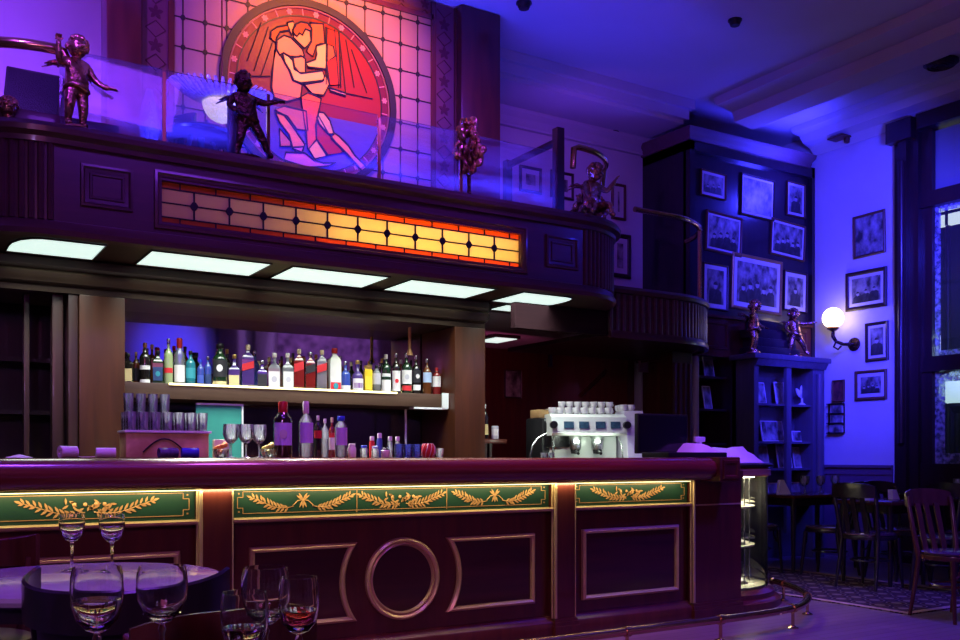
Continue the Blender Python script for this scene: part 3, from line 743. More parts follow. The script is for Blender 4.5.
mc = thing('mezzanine_chair', 'dark bentwood chair behind the balustrade left of the chandelier', 'chair', (1.40, 6.50, MZ), 2.2, 'chairs on the balcony')
simple_chair(mc, blackwood, seatm)
c2 = copy_tree(mc); c2.location = (2.14, 6.56, MZ); c2.rotation_euler.z = -2.3; tag(c2, 'dark bentwood chair behind the balustrade below the chandelier')
t = thing('mezzanine_table', 'round dark cafe table behind the balustrade between two chairs', 'table', (1.76, 6.50, MZ))
MB().lathe([(.0, .72), (.24, .72), (.25, .735), (.24, .75), (0, .75)], (1.76, 6.50, MZ), 28).build('tabletop', blackwood, t)
MB().lathe([(.17, 0), (.17, .02), (.05, .06), (.025, .1), (.025, .72)], (1.76, 6.50, MZ), 18).build('pedestal', blackp, t)
# a second darker silhouette: vase of sequins by the left post
p = aY(149, 160, 6.42)
t = thing('sequin_vase', 'tall narrow sequined vase by the left post behind glass', 'vase', (p.x, p.y, MZ))
MB().lathe([(.0, 0), (.06, 0), (.055, .1), (.05, .5), (.065, .72), (.045, .86), (.02, .95), (.0, .95)], (p.x, p.y, MZ), 18).build('body', mat('sequins', (.35, .25, .3), .2, metal=.7, noise=(90, (.02, .01, .03), (1, 1, 1)), bump=(120, 1)), t)
# speaker at the left
p = aY(28, 84, 6.75)
t = thing('loudspeaker', 'square black loudspeaker tilted on the balcony corner at far left', 'speaker', (p.x, p.y, 3.115))
t.rotation_euler = (0, .09, -.25)
m = MB().bbox(-.17, -.05, .165, .17, .22, .54, .012); m.build('cabinet', blackp, t, local=True)
MB().bbox(-.155, -.062, .18, .155, -.051, .525, .004).build('grille', grille, t, local=True)
MB().tube([(0, .08, .03), (0, .08, .16)], .02).build('stand', blackp, t, local=True)
MB().box(-.08, 0, 0, .08, .16, .03).build('foot', blackp, t, local=True)

# ------------------------------------------------------------------ bronze cherubs
def cherub(name, label, loc, rotz, pose, mt, h=.52, wings=True, group='cherub statues'):
    t = thing(name, label, 'statue', loc, rotz, group)
    k = h / .52
    if pose == 'stand':
        N = [(0, 0, .235, .052), (0, -.005, .30, .054), (0, 0, .355, .058), (0, 0, .392, .026), (0, -.004, .415, .03),
             (.03, 0, .20, .040), (.035, -.012, .12, .030), (.036, 0, .035, .019), (.040, -.035, .018, .017),
             (-.03, .004, .20, .040), (-.05, -.02, .125, .030), (-.042, .015, .038, .019), (-.046, -.02, .018, .017),
             (.062, 0, .365, .026), (.098, -.015, .30, .021), (.135, -.055, .262, .016), (.160, -.075, .258, .014),
             (-.062, 0, .365, .026), (-.105, -.01, .34, .021), (-.118, -.03, .41, .016), (-.120, -.035, .45, .014)]
    elif pose == 'stride':
        N = [(0, 0, .25, .050), (-.01, -.01, .31, .052), (-.02, -.01, .36, .055), (-.028, -.012, .395, .026), (-.03, -.016, .415, .03),
             (.035, 0, .215, .040), (.085, -.01, .14, .031), (.125, .0, .06, .021), (.150, -.03, .02, .017),
             (-.03, .004, .21, .040), (-.045, -.01, .125, .030), (-.06, .015, .04, .019), (-.066, -.02, .018, .017),
             (.045, 0, .365, .026), (.105, -.02, .35, .021), (.155, -.05, .36, .016), (.180, -.06, .362, .014),
             (-.085, 0, .36, .026), (-.12, -.02, .30, .021), (-.10, -.07, .255, .016), (-.085, -.085, .25, .014)]
    else:  # seated, leaning out over the edge
        N = [(0, .02, .11, .055), (0, .0, .175, .055), (0, -.01, .235, .058), (0, -.02, .272, .026), (0, -.03, .292, .03),
             (.04, -.03, .09, .040), (.06, -.12, .10, .031), (.065, -.13, .03, .021), (.068, -.165, .018, .017),
             (-.04, -.03, .09, .040), (-.075, -.10, .075, .031), (-.12, -.14, .03, .021), (-.15, -.16, .018, .017),
             (.062, -.01, .245, .026), (.12, -.03, .22, .021), (.16, -.06, .28, .016), (.175, -.065, .305, .014),
             (-.062, -.01, .245, .026), (-.10, -.05, .17, .021), (-.13, -.10, .12, .016), (-.14, -.115, .11, .014)]
    E = [(0, 1), (1, 2), (2, 3), (3, 4), (0, 5), (5, 6), (6, 7), (7, 8), (0, 9), (9, 10), (10, 11), (11, 12), (2, 13), (13, 14), (14, 15), (15, 16), (2, 17), (17, 18), (18, 19), (19, 20)]
    hd = N[4]; hc = (hd[0], hd[1] - .008, hd[2] + .038)
    vs, fs = skin_mesh([tuple(c * k for c in q) for q in N], E, 2)
    m = MB().add(vs, fs)
    m.sphere([c * k for c in hc], (.050 * k, .054 * k, .060 * k), 18, 12)                               # head
    m.sphere([hc[0] * k, (hc[1] - .056) * k, (hc[2] - .006) * k], (.010 * k, .012 * k, .012 * k), 8, 6)   # nose
    for s in (-1, 1):
        m.sphere([(hc[0] + s * .020) * k, (hc[1] - .046) * k, (hc[2] + .004) * k], (.010 * k, .007 * k, .006 * k), 8, 6)
        m.sphere([(hc[0] + s * .024) * k, (hc[1] - .040) * k, (hc[2] - .022) * k], (.016 * k, .012 * k, .014 * k), 8, 6)
        m.sphere([(hc[0] + s * .050) * k, hc[1] * k, (hc[2] - .004) * k], (.006 * k, .012 * k, .014 * k), 8, 6)
    m.sphere([hc[0] * k, (hc[1] - .049) * k, (hc[2] - .030) * k], (.012 * k, .006 * k, .005 * k), 8, 6)
    for hnd in (16, 20):                                                                                # small hands with fingers
        a = Vector(N[hnd][:3]) * k; b = Vector(N[hnd - 1][:3]) * k; d = (a - b).normalized(); sd = d.cross(Vector((0, 0, 1)))
        sd = sd.normalized() if sd.length > .1 else Vector((1, 0, 0))
        for q in range(4):
            st = a + sd * (.011 * (q - 1.5) * k * .7); m.tube([st, st + d * .022 * k, st + d * .034 * k + Vector((0, -.006, -.006)) * k], [.0055 * k, .005 * k, .004 * k], 6)
        m.tube([a - sd * .01 * k, a - sd * .022 * k + d * .012 * k], [.006 * k, .004 * k], 6)
    m.build('body', mt, t, local=True, ang=60)
    m = MB(); random.seed(int(abs(loc[0]) * 100))
    for i in range(34):
        a = random.uniform(0, 2 * PI); e = random.uniform(-.1, 1.5)
        d = Vector((math.cos(a) * math.cos(e), math.sin(a) * math.cos(e), math.sin(e)))
        if d.y < -.55 and d.z < .45: continue
        m.sphere([(hc[i2] + d[i2] * (.050, .052, .056)[i2]) * k for i2 in range(3)], .017 * k, 8, 6)
    m.build('curly_hair', mt, t, local=True, ang=60)
    if wings:
        for s in (-1, 1):
            m = MB(); sx, sy, sz = N[2][0], N[2][1] + .05, N[2][2]
            for q in range(6):
                a = .15 + q * .26; L = .16 - .016 * q
                b0 = Vector((sx + s * .02, sy, sz + .0)); tip = b0 + Vector((s * L * math.cos(a) * .8, .05 + .01 * q, L * math.sin(a) * .9 - .05))
                m.tube([b0 * k, (b0 * .5 + tip * .5 + Vector((s * .012, 0, .014))) * k, tip * k], [.014 * k, .018 * k, .006 * k], 8, flat=.4)
            m.build('wing', mt, t, local=True, ang=60)
    m = MB(); hip = N[0]
    ring = [((hip[0] + .058 * math.cos(2 * PI * i / 16)) * k, (hip[1] + .058 * math.sin(2 * PI * i / 16)) * k, (hip[2] - .012 + .012 * math.sin(4 * PI * i / 16)) * k) for i in range(16)]
    m.tube(ring, .017 * k, 8, closed=True); m.build('drapery', mt, t, local=True, ang=60)
    if pose != 'sit':
        MB().lathe([(0, -.002), (.075, -.002), (.07, .012), (0, .014)], (0, 0, 0), 20, sx=1.3 if pose == 'stride' else 1).build('plinth', mt, t, local=True)
    return t
TOPZ = 3.113
p = aY(74, 130, FY + .10)
cherub('cherub_statue', 'bronze winged cherub standing beside the loudspeaker at left end of balcony', (p.x, FY - .01 + .02, TOPZ), .35, 'stand', bronze, .56)
p = aY(243, 165, FY + .10)
cherub('cherub_statue', 'dark cherub striding in front of the stained glass medallion', (p.x, FY + .01, TOPZ), 0, 'stride', darkbronze, .56)
t = thing('dark_block', 'dark square post behind the striding cherub on the balcony rail', 'post', (p.x - .06, FY + .10, TOPZ))
MB().bbox(p.x - .10, FY + .075, TOPZ, p.x - .02, FY + .13, TOPZ + .36, .005).build('shaft', blackwood, t)
# torch of bronze leaves on a stem
p = aY(469, 205, FY + .02)
t = thing('bronze_finial', 'bronze leafy torch finial on the balcony rail before right post', 'finial', (p.x, p.y, TOPZ))
MB().lathe([(.03, 0), (.03, .012), (.014, .03), (.014, .17), (.022, .2), (.03, .24), (.0, .26)], (p.x, p.y, TOPZ), 14).build('stem', darkbronze, t)
m = MB(); random.seed(5)
for i in range(90):
    h = random.uniform(0, 1); a = random.uniform(0, 2 * PI); r = .115 * math.sin(PI * (.15 + .75 * h)) * random.uniform(.4, 1)
    c = Vector((p.x + r * math.cos(a), p.y + r * math.sin(a) * .7, TOPZ + .19 + h * .38))
    M = Matrix.Rotation(random.uniform(-.8, .8), 3, 'X') @ Matrix.Rotation(a, 3, 'Z')
    m.sphere(c, (.036, .015, .038), 8, 6, 0, M)
m.build('leaves', bronze, t, ang=60)
p = aY(590, 222, FY + .12)
cherub('cherub_statue', 'bronze cherub seated on the right balcony corner reaching out', (p.x, p.y - .02, TOPZ - .002), .1, 'sit', bronze, .62)
t = thing('bronze_garland', 'bronze leaf garland piled beside the seated cherub on right corner', 'garland', (p.x + .22, p.y + .12, TOPZ))
m = MB(); random.seed(8)
for i in range(150):
    a = random.uniform(0, 2 * PI); r = random.uniform(0, .17); h = random.uniform(0, .46) * (1 - r / .26)
    M = Matrix.Rotation(random.uniform(-1, 1), 3, 'X') @ Matrix.Rotation(a, 3, 'Z')
    m.sphere((p.x + .17 + r * math.cos(a), p.y + .22 + r * math.sin(a) * .6, TOPZ + .02 + h), (.03, .013, .03), 8, 6, 0, M)
m.build('leaves', bronze, t, ang=60)
p = aY(10, 125, 6.10)
t = thing('cherub_bust', 'small bronze cherub head on the balcony rail at extreme left', 'statue', (p.x, p.y, TOPZ))
m = MB().sphere((p.x, p.y + .1, TOPZ + .105), (.05, .055, .06), 16, 10).lathe([(.06, 0), (.06, .02), (.03, .04), (.035, .07)], (p.x, p.y + .1, TOPZ), 14)
m.sphere((p.x, p.y + .042, TOPZ + .10), .012, 8, 6); m.build('head', bronze, t, ang=60)
m = MB()
for i in range(26):
    a = random.uniform(0, 2 * PI); e = random.uniform(.1, 1.5); m.sphere((p.x + .05 * math.cos(a) * math.cos(e), p.y + .105 + .05 * math.sin(a) * math.cos(e), TOPZ + .11 + .055 * math.sin(e)), .017, 8, 6)
m.build('curly_hair', bronze, t, ang=60)

# ------------------------------------------------------------------ the bar
FB = 4.92; BT = 1.145; BL = -.60; BR = 5.288
bar = thing('bar_counter', 'long dark mahogany bar counter with green frieze and gold mouldings', 'bar counter', (2.4, 5.1, 0))
m = MB().box(BL, FB + .03, 0, 4.86, 5.40, 1.0).box(4.80, FB + .03, 0, BR, 5.0, 1.0); m.build('body', wood, bar)
m = MB().box(BL, FB - .06, 1.0, 4.90, 5.50, BT - .004); m.build('countertop', woodh, bar)
prof = [(0, .985), (.06, .982), (.115, .995), (.148, 1.030), (.156, 1.068), (.145, 1.108), (.11, 1.135), (.06, BT), (0, BT)]
m = MB().sweep([(BL, FB - .02, 0, -1), (4.90, FB - .02, 0, -1)], prof); m.build('bullnose', nosewood, bar, ang=50)
m = MB().bbox(4.895, FB - .20, .975, 5.10, FB + .02, 1.15, .012)
m.frame(4.92, 5.075, .995, 1.13, FB - .20, [(0, 0), (.004, -.012), (.02, -.012), (.028, 0)])
m.build('end_block', wood, bar)
m = MB().box(5.09, FB - .04, .985, BR + .01, 5.06, 1.05); m.build('end_cap', wood, bar)
# LED strip tucked under the nose
led = mat('warm_led', (.9, .9, .6), .5, emit=(1, .86, .46), estr=2.2)
MB().box(BL, FB - .030, .976, 4.78, FB - .012, .9815).build('light_strip', led, bar)
# pilasters
pil = [(1.317, 1.495), (3.586, 3.756), (4.806, BR)]
for i, (x0, x1) in enumerate(pil):
    m = MB().box(x0, FB - .03, .10, x1, FB + .03, .978)
    m.box(x0 - .015, FB - .06, 0, x1 + (.015 if i < 2 else 0), FB + .03, .06).box(x0 - .01, FB - .05, .06, x1 + (.01 if i < 2 else 0), FB + .03, .085).box(x0 - .006, FB - .042, .085, x1 + (.006 if i < 2 else 0), FB + .03, .105)
    m.build('pilaster', wood, bar)
    m = MB().tube([(x0 + .006, FB - .03, .11), (x0 + .006, FB - .03, .975)], .011, 8).tube([(x0 - .006, FB - .012, .11), (x0 - .006, FB - .012, .975)], .008, 8)
    if i < 2: m.tube([(x1 - .005, FB - .032, .11), (x1 - .005, FB - .032, .975)], .004, 6)
    m.build('gold_bead', gold, bar)
# green frieze with painted garlands
def garland(cx, cz, w, kind):
    m = MB(); y = FB + .0145; g0 = .055 if kind == 'bow' else .02
    for s in (-1, 1):
        pts = []
        for i in range(12):
            u = i / 11; x = cx + s * (g0 + (w - g0) * u); z = cz - .026 - .012 * math.sin(PI * min(1, u * 1.3)) + .050 * u * u
            pts.append((x, y, z))
        m.tube(pts, .0022, 5)
        for i in range(2 if kind == 'bow' else 1, 12):
            x, _, z = pts[i]; q = pts[i - 1]; a = math.atan2(z - q[2], x - q[0]); sz = .040 * (1 - .3 * abs(i - 6) / 6)
            for sd in (1, -1):
                leaf_xz(m, x - s * .010, y - .001, z, a + sd * random.uniform(.55, .95), sz, .0115)
            if i % 3 == 0: leaf_xz(m, x, y - .002, z, a + random.uniform(-.3, .3), sz * .8, .010)
        leaf_xz(m, pts[-1][0], y - .001, pts[-1][2], a, .036, .012)
    if kind == 'bow':
        m.tube([(cx - .06, y, cz - .022), (cx - .03, y, cz + .004), (cx, y, cz + .010), (cx + .03, y, cz + .004), (cx + .06, y, cz - .022)], .0024, 5)
        for a in (.6, PI - .6, -1.1, PI + 1.1, -1.57, 1.0, PI - 1.0): leaf_xz(m, cx, y - .002, cz + .008, a, .046, .011)
        m.sphere((cx, y, cz + .006), (.009, .003, .009), 8, 6)
    else:
        random.seed(3)
        for k in range(22):
            u = random.uniform(-.11, .11); leaf_xz(m, cx + u, y - .002, cz + random.uniform(-.018, .018), random.uniform(0, 2 * PI), .034, .011)
        for u in (-.07, -.02, .03, .07): m.sphere((cx + u, y - .001, cz + .012), (.010, .003, .010), 10, 6)
    return m
FZ0, FZ1 = .825, .978
bays = [(BL, 1.317 - .012), (1.495 + .004, 3.586 - .014), (3.756 + .004, 4.806 - .014)]
for b0, b1 in bays:
    fz = MB().box(b0, FB + .018, FZ0, b1, FB + .03, FZ1).build('frieze_panel', green, bar)
    m = MB(); y0, y1 = FB + .0145, FB + .0175; g = .022; c = .03; t_ = .0035
    x0, x1, z0, z1 = b0 + .03, b1 - .03, FZ0 + g, FZ1 - g + .008
    for za in (z0, z1): m.box(x0 + c, y0, za - t_ / 2, x1 - c, y1, za + t_ / 2)
    for xa, s in ((x0, 1), (x1, -1)):
        m.box(xa - t_ / 2, y0, z0 + c, xa + t_ / 2, y1, z1 - c)
        for za, sz in ((z0, 1), (z1, -1)):
            m.box(min(xa, xa + s * c), y0, za + sz * c - t_ / 2, max(xa, xa + s * c), y1, za + sz * c + t_ / 2)
            m.box(xa + s * c - t_ / 2, y0, min(za, za + sz * c), xa + s * c + t_ / 2, y1, max(za, za + sz * c))
            m.box(xa + s * .008 - .004, y0, za + sz * .010 - .004, xa + s * .008 + .004, y1, za + sz * .010 + .004)
    m.build('gold_line', goldleaf, fz)
    if b0 > 1.4 and b0 < 2:
        mid = [(aY(304, 505, FB).x, .285, 'bow'), (aY(404, 500, FB).x, .265, 'flower'), (aY(496, 497, FB).x, .28, 'bow')]
        for xx in (aY(358, 500, FB).x, aY(448, 500, FB).x):
            MB().box(xx - .002, y0, FZ0 + .01, xx + .002, y1, FZ1 - .01).build('gold_line', goldleaf, fz)
    elif b0 < 0: mid = [(aY(90, 510, FB).x, .30, 'flower'), (-.1, .30, 'bow')]
    else: mid = [(aY(630, 493, FB).x, .30, 'flower')]
    for cx, w, kd in mid: garland(cx, .905, w, kd).build('garland', goldleaf, fz)
# gold ledge under the frieze
m = MB().sweep([(BL, FB + .02, 0, -1), (4.81, FB + .02, 0, -1)], [(0, .798), (.030, .798), (.046, .806), (.05, .818), (.038, .826), (0, .826)])
m.build('gold_ledge', gold, bar)
MB().box(4.81, FB - .036, .802, BR, FB - .030, .812).build('gold_line', gold, bar)
# lower panels
def outline_rect(x0, x1, z0, z1): return [(x0, z0), (x1, z0), (x1, z1), (x0, z1)]
RC = 2.517; RZ = .436; RA = .375
def outline_arc(x, z0, z1, s):
    pts = []
    a0 = math.asin((z1 - RZ) / RA); a1 = math.asin((z0 - RZ) / RA)
    for i in range(17):
        a = a0 + (a1 - a0) * i / 16; pts.append((RC + s * RA * math.cos(a), RZ + RA * math.sin(a)))
    return pts + [(x, z0), (x, z1)]
panels = [outline_rect(.10, 1.225, .215, .66), outline_arc(1.60, .217, .658, -1), outline_arc(3.455, .217, .658, 1), outline_rect(3.85, 4.70, .205, .665)]
plate = mat('panel_wood', (.045, .008, .012), .28, coat=.35, noise=(1.6, (.07, .014, .016), H_))
for P in panels:
    cx = sum(p[0] for p in P) / len(P); cz = sum(p[1] for p in P) / len(P)
    pn = MB().prism([(x, FB + .024, z) for x, z in P], (0, .008, 0)).build('front_panel', plate, bar)
    n = len(P)
    def inset(d):
        Q = []
        for i in range(n):
            a, b, c = Vector(P[i - 1]), Vector(P[i]), Vector(P[(i + 1) % n])
            n1 = Vector((-(b - a).y, (b - a).x)).normalized(); n2 = Vector((-(c - b).y, (c - b).x)).normalized()
            if n1.dot(Vector((cx, cz)) - b) < 0 and len(P) == 4: n1 = -n1
            nn = (n1 + n2); nn = nn.normalized() if nn.length > 1e-4 else n1
            Q.append(b + nn * d / max(.5, nn.dot(n1)))
        return Q
    ar = sum(P[i][0] * P[(i + 1) % n][1] - P[(i + 1) % n][0] * P[i][1] for i in range(n))
    sgn = 1 if ar > 0 else -1
    vs = []; steps = [(-.006, .028), (-.004, .008), (.010, -.004), (.022, .006), (.026, .024)]
    for d, y in steps: vs += [(q.x, FB + y, q.y) for q in inset(d * sgn)]
    fs = [(i * n + j, i * n + (j + 1) % n, (i + 1) * n + (j + 1) % n, (i + 1) * n + j) for i in range(len(steps) - 1) for j in range(n)]
    MB().add(vs, fs).build('panel_moulding', gold if False else mat('warm_lit_moulding', (.62, .40, .20), .28, metal=.45, coat=.3, noise=(3, (.68, .45, .24), H_)), pn, ang=30)  # gold colour stands in for warm light on the wooden moulding
# ring
rg = MB(); R = .228; k = 56; steps = [(R + .014, .028), (R + .012, .004), (R, -.006), (R - .012, .004), (R - .016, .010), (R - .026, .002), (R - .036, .024)]
vs = [(RC + r * math.cos(2 * PI * j / k), FB + y, RZ + r * math.sin(2 * PI * j / k)) for r, y in steps for j in range(k)]
rg.add(vs, [(i * k + j, i * k + (j + 1) % k, (i + 1) * k + (j + 1) % k, (i + 1) * k + j) for i in range(len(steps) - 1) for j in range(k)])
rg.build('ring_moulding', MATS['warm_lit_moulding'], bar, ang=40)
m = MB().prism([(RC + (R - .03) * math.cos(2 * PI * j / k), FB + .024, RZ + (R - .03) * math.sin(2 * PI * j / k)) for j in range(k)], (0, .006, 0)); m.build('round_panel', plate, bar)
# plinth
for b0, b1 in bays:
    MB().sweep([(b0 - .01, FB + .03, 0, -1), (b1 + .01, FB + .03, 0, -1)], [(0, 0), (.06, 0), (.06, .075), (.05, .09), (.03, .10), (.02, .12), (0, .125)]).build('plinth', wood, bar)

# foot rail
fr = thing('foot_rail', 'polished brass foot rail running along the bar and curving round its end', 'foot rail', (3, 4.2, 0))
pts = [(BL, 4.2, .135), (1.5, 4.2, .135), (3, 4.2, .135), (4.3, 4.2, .135)]
ctrl = [(4.3, 4.2), (4.75, 4.21), (5.12, 4.265), (5.40, 4.40), (5.64, 4.58), (5.84, 4.81), (5.99, 5.05), (6.08, 5.28)]
def crom(c, n=6):
    out = []
    for i in range(len(c) - 1):
        p0 = Vector(c[max(0, i - 1)]); p1 = Vector(c[i]); p2 = Vector(c[i + 1]); p3 = Vector(c[min(len(c) - 1, i + 2)])
        for j in range(n):
            t = j / n; out.append(.5 * (2 * p1 + (p2 - p0) * t + (2 * p0 - 5 * p1 + 4 * p2 - p3) * t * t + (3 * p1 - p0 - 3 * p2 + p3) * t ** 3))
    return out + [Vector(c[-1])]
cr = crom(ctrl)
MB().tube(pts + [(q.x, q.y, .135) for q in cr[1:]], .025, 14).build('rail_tube', brass, fr)
for i, (x, y) in enumerate([(.6, 4.2), (1.35, 4.2), (2.1, 4.2), (2.85, 4.2), (3.60, 4.2), (4.36, 4.2), (5.10, 4.26), (5.64, 4.58), (6.02, 5.12)]):
    m = MB().tube([(x, y, 0), (x, y, .11)], .011, 10).lathe([(.038, 0), (.038, .006), (.02, .014), (.011, .02)], (x, y, 0), 16)
    d = Vector((1, 0, 0)) if i < 6 else [Vector((.95, .25, 0)), Vector((.72, .69, 0)), Vector((.4, .9, 0))][i - 6]
    m.tube([Vector((x, y, .135)) - d.normalized() * .018, Vector((x, y, .135)) + d.normalized() * .018], .032, 14)
    m.build('rail_bracket', brass, fr)
MB().sphere((6.08, 5.28, .135), (.034, .034, .034), 14, 8).build('end_knob', brass, fr)

# curved glass display case
CX, CY, CR = 5.45, 5.577, .60
dc = thing('display_case', 'round glass display case with lit shelves at the end of the bar', 'display case', (CX, CY, 0))
cw = mat('case_interior', (.72, .70, .60), .6, noise=(3, (.66, .64, .55), (1, 1, 1)))
cwd = mat('case_back', (.10, .10, .11), .4, noise=(3, (.08, .08, .09), (1, 1, 1)))
MB().lathe([(.70, 0), (.70, .05), (.67, .07), (.65, .075), (.65, .11), (.62, .125), (.60, .14), (.0, .14)], (CX, CY, 0), 48).build('base', wood, dc)
MB().lathe([(.585, .142), (.60, .142), (.60, .998), (.585, .998)], (CX, CY, 0), 40, a0=-1.78, a1=1.25).build('curved_glass', caseglass, dc)
MB().lathe([(.56, .142), (.60, .142), (.60, .998), (.56, .998)], (CX, CY, 0), 30, a0=1.25, a1=2 * PI - 1.78).build('back_wall', cwd, dc)
MB().lathe([(0, .14), (.58, .14), (.58, .155), (0, .156)], (CX, CY, 0), 40).build('floor_tray', cw, dc)
for z in (.45, .755):
    MB().lathe([(0, z), (.50, z), (.50, z + .012), (0, z + .013)], (CX, CY, 0), 40).build('shelf', cw, dc)
for a in (-1.25, -.75, .2):
    MB().tube([(CX + .46 * math.cos(a), CY + .46 * math.sin(a), .15), (CX + .46 * math.cos(a), CY + .46 * math.sin(a), .998)], .006, 8).build('shelf_rod', steel, dc)
MB().lathe([(0, .999), (.60, .999), (.625, 1.01), (.62, 1.03), (.625, 1.05), (.61, 1.065), (0, 1.065)], (CX, CY, 0), 48).build('warm_lit_band', mat('honey_lit_wood', (.42, .19, .06), .3, coat=.4, noise=(2, (.5, .24, .08), H_)), dc)  # honey colour stands in for warm light on the wooden band
MB().lathe([(0, 1.066), (.60, 1.066), (.63, 1.075), (.64, 1.09), (.63, 1.10), (0, 1.102)], (CX, CY, 0), 48).build('top', blackp, dc)
MB().lathe([(.30, .99), (.50, .99), (.50, .998), (.30, .998)], (CX, CY, 0), 32, a0=-1.7, a1=1.2).build('lamp_ring', mat('case_led', (.9, .9, .8), .5, emit=(1, .90, .60), estr=14), dc)
for z, lb in ((.769, 'white dish of pastries on upper shelf of the display case'), (.464, 'white dish of pastries on middle shelf of the display case'), (.158, 'white dish of pastries on the floor of the display case')):
    t = thing('pastry_dish', lb, 'dish', (CX + .10, CY - .22, z), 0, 'dishes in the display case')
    MB().lathe([(0, .001), (.10, .001), (.20, .02), (.205, .024), (.19, .022), (.09, .008), (0, .008)], (0, 0, 0), 28).build('plate', white, t, local=True)
    m = MB()
    for q in range(7):
        a = q * PI / 3; r = .085 if q < 6 else 0
        m.sphere((r * math.cos(a), r * math.sin(a), .034), (.042, .03, .026), 10, 6, 0, Matrix.Rotation(a, 3, 'Z'))
    m.build('pastries', cream, t, local=True)

# ------------------------------------------------------------------ back bar
bb = thing('back_bar', 'wooden back bar with two oak columns, entablature and mirror', 'back bar', (2.6, 7.0, 0))
YF = 6.75
ent = [(0, 2.24), (.02, 2.24), (.025, 2.275), (.015, 2.285), (.05, 2.30), (.055, 2.315), (.07, 2.335), (.075, 2.36), (.06, 2.375), (.09, 2.40), (.10, 2.45), (0, 2.45)]
entm = mat('entablature_wood', (.026, .017, .010), .42, coat=.1, noise=(1.6, (.036, .023, .014), H_))
m = MB().sweep([(BL, YF + .03, 0, -1), (4.22, YF + .03, 0, -1)], ent).sweep([(4.21, YF + .03, 1, 0), (4.21, 7.32, 1, 0)], ent); m.build('entablature', entm, bb)
MB().box(BL, YF + .03, 2.24, 4.21, 7.42, 2.449).build('ceiling_board', darkwood, bb)
MB().bbox(1.02, YF, 0, 1.312, YF + .10, 2.238, .008).build('column', colwood, bb)
MB().bbox(3.925, YF, 0, 4.222, 7.34, 2.238, .008).build('column', colwood, bb)
m = MB().bbox(.86, YF + .06, 0, .93, YF + .16, 2.238, .012).bbox(.955, YF + .02, 0, 1.015, YF + .2, 2.238, .006).bbox(.70, YF + .16, 0, .735, YF + .24, 2.238, .006); m.build('side_moulding', darkwood, bb)
MB().box(1.0, 7.36, 0, 4.22, 7.42, 2.24).build('back_panel', darkwood, bb)
MB().box(1.315, 7.35, 1.68, 3.92, 7.358, 2.239).build('mirror', mirror, bb)
dark = mat('smoky_mirror', (.12, .13, .14), .12, metal=.9)
MB().box(1.315, 7.35, .95, 3.92, 7.358, 1.56).build('smoky_mirror', dark, bb)
MB().box(1.315, 6.85, 0, 3.92, 7.35, .95).build('base_cabinet', darkwood, bb)
m = MB().box(BL, 7.55, 0, .95, 7.6, 2.45)
for z in (.9, 1.45, 1.82): m.box(BL, 7.3, z, .95, 7.55, z + .03)
m.build('side_cupboard', blackwood, bb)
sh = thing('bottle_shelf', 'thick lit wooden shelf of bottles between the back bar columns', 'shelf', (2.6, 7.1, 1.56))
MB().bbox(1.318, 6.86, 1.565, 3.915, 7.34, 1.675, .004).build('board', shelfwood, sh)
MB().box(1.63, 6.850, 1.664, 3.44, 6.862, 1.679).build('light_strip', mat('shelf_led', (.9, .9, .6), .5, emit=(1, .84, .32), estr=1.9), sh)
MB().box(1.63, 7.30, 1.676, 3.55, 7.335, 1.684).build('light_strip', mat('shelf_fill_back', (.9, .9, .6), .5, emit=(1, .86, .36), estr=14), sh)  # unseen rear strip added to throw light on the bottles
m = MB().box(3.86, 6.845, 1.555, 3.918, 6.859, 1.685).box(3.60, 6.858, 1.548, 3.918, 6.95, 1.562); m.build('bracket', enamel, sh)
m = MB().tube([(3.62, 7.05, .96), (3.62, 7.05, 1.55)], .010, 8); m.build('support_rod', enamel, sh)
t = tag(MB().tube([(3.62, 6.98, 2.02), (3.62, 6.98, 2.235)], .014, 10).lathe([(.03, -.02), (.024, 0), (.014, .03)], (3.62, 6.98, 2.02), 14).build('hanging_rod', goldleaf), 'thin brass rod hanging over the right end of bottle shelf', 'rod')

# ------------------------------------------------------------------ bottles
def gmat(name, c, r=.08, tr=.0): return mat(name, c, r, coat=.8, trans=tr, noise=(4, tuple(min(1, q * 1.3) for q in c), (1, 1, 1)))
GL = dict(dark=gmat('dark_bottle_glass', (.012, .010, .008)), brown=gmat('amber_bottle_glass', (.10, .03, .008)), green=gmat('green_bottle_glass', (.008, .030, .012)),
          clear=thin_glass('pale_bottle_glass', (.82, .86, .92), .30, .3, hazecol=(.72, .76, .85)), blue=gmat('blue_bottle_glass', (.03, .06, .30)), teal=gmat('teal_bottle_glass', (.01, .16, .20)),
          red=gmat('red_bottle_glass', (.16, .012, .012)), violet=gmat('violet_bottle_glass', (.06, .03, .16)), yellow=gmat('yellow_tin', (.75, .55, .03)),
          pgreen=gmat('pale_green_glass', (.30, .38, .18)), white=gmat('white_ceramic', (.7, .7, .66)))
def lmat(n, c): return mat('label_' + n, c, .6, noise=(6, tuple(q * .9 for q in c), (1, 1, 1)))
LB = dict(white=lmat('white', (.75, .75, .72)), cream=lmat('cream', (.75, .62, .28)), red=lmat('red', (.62, .02, .03)), navy=lmat('navy', (.02, .05, .16)), teal=lmat('teal', (.03, .30, .36)),
          black=lmat('black', (.02, .02, .025)), sky=lmat('sky', (.42, .58, .82)), purple=lmat('purple', (.20, .06, .30)), yellow=lmat('yellow', (.85, .65, .04)), grey=lmat('grey', (.5, .5, .55)), blue=lmat('blue', (.05, .10, .45)), lilac=lmat('lilac', (.52, .42, .85)))
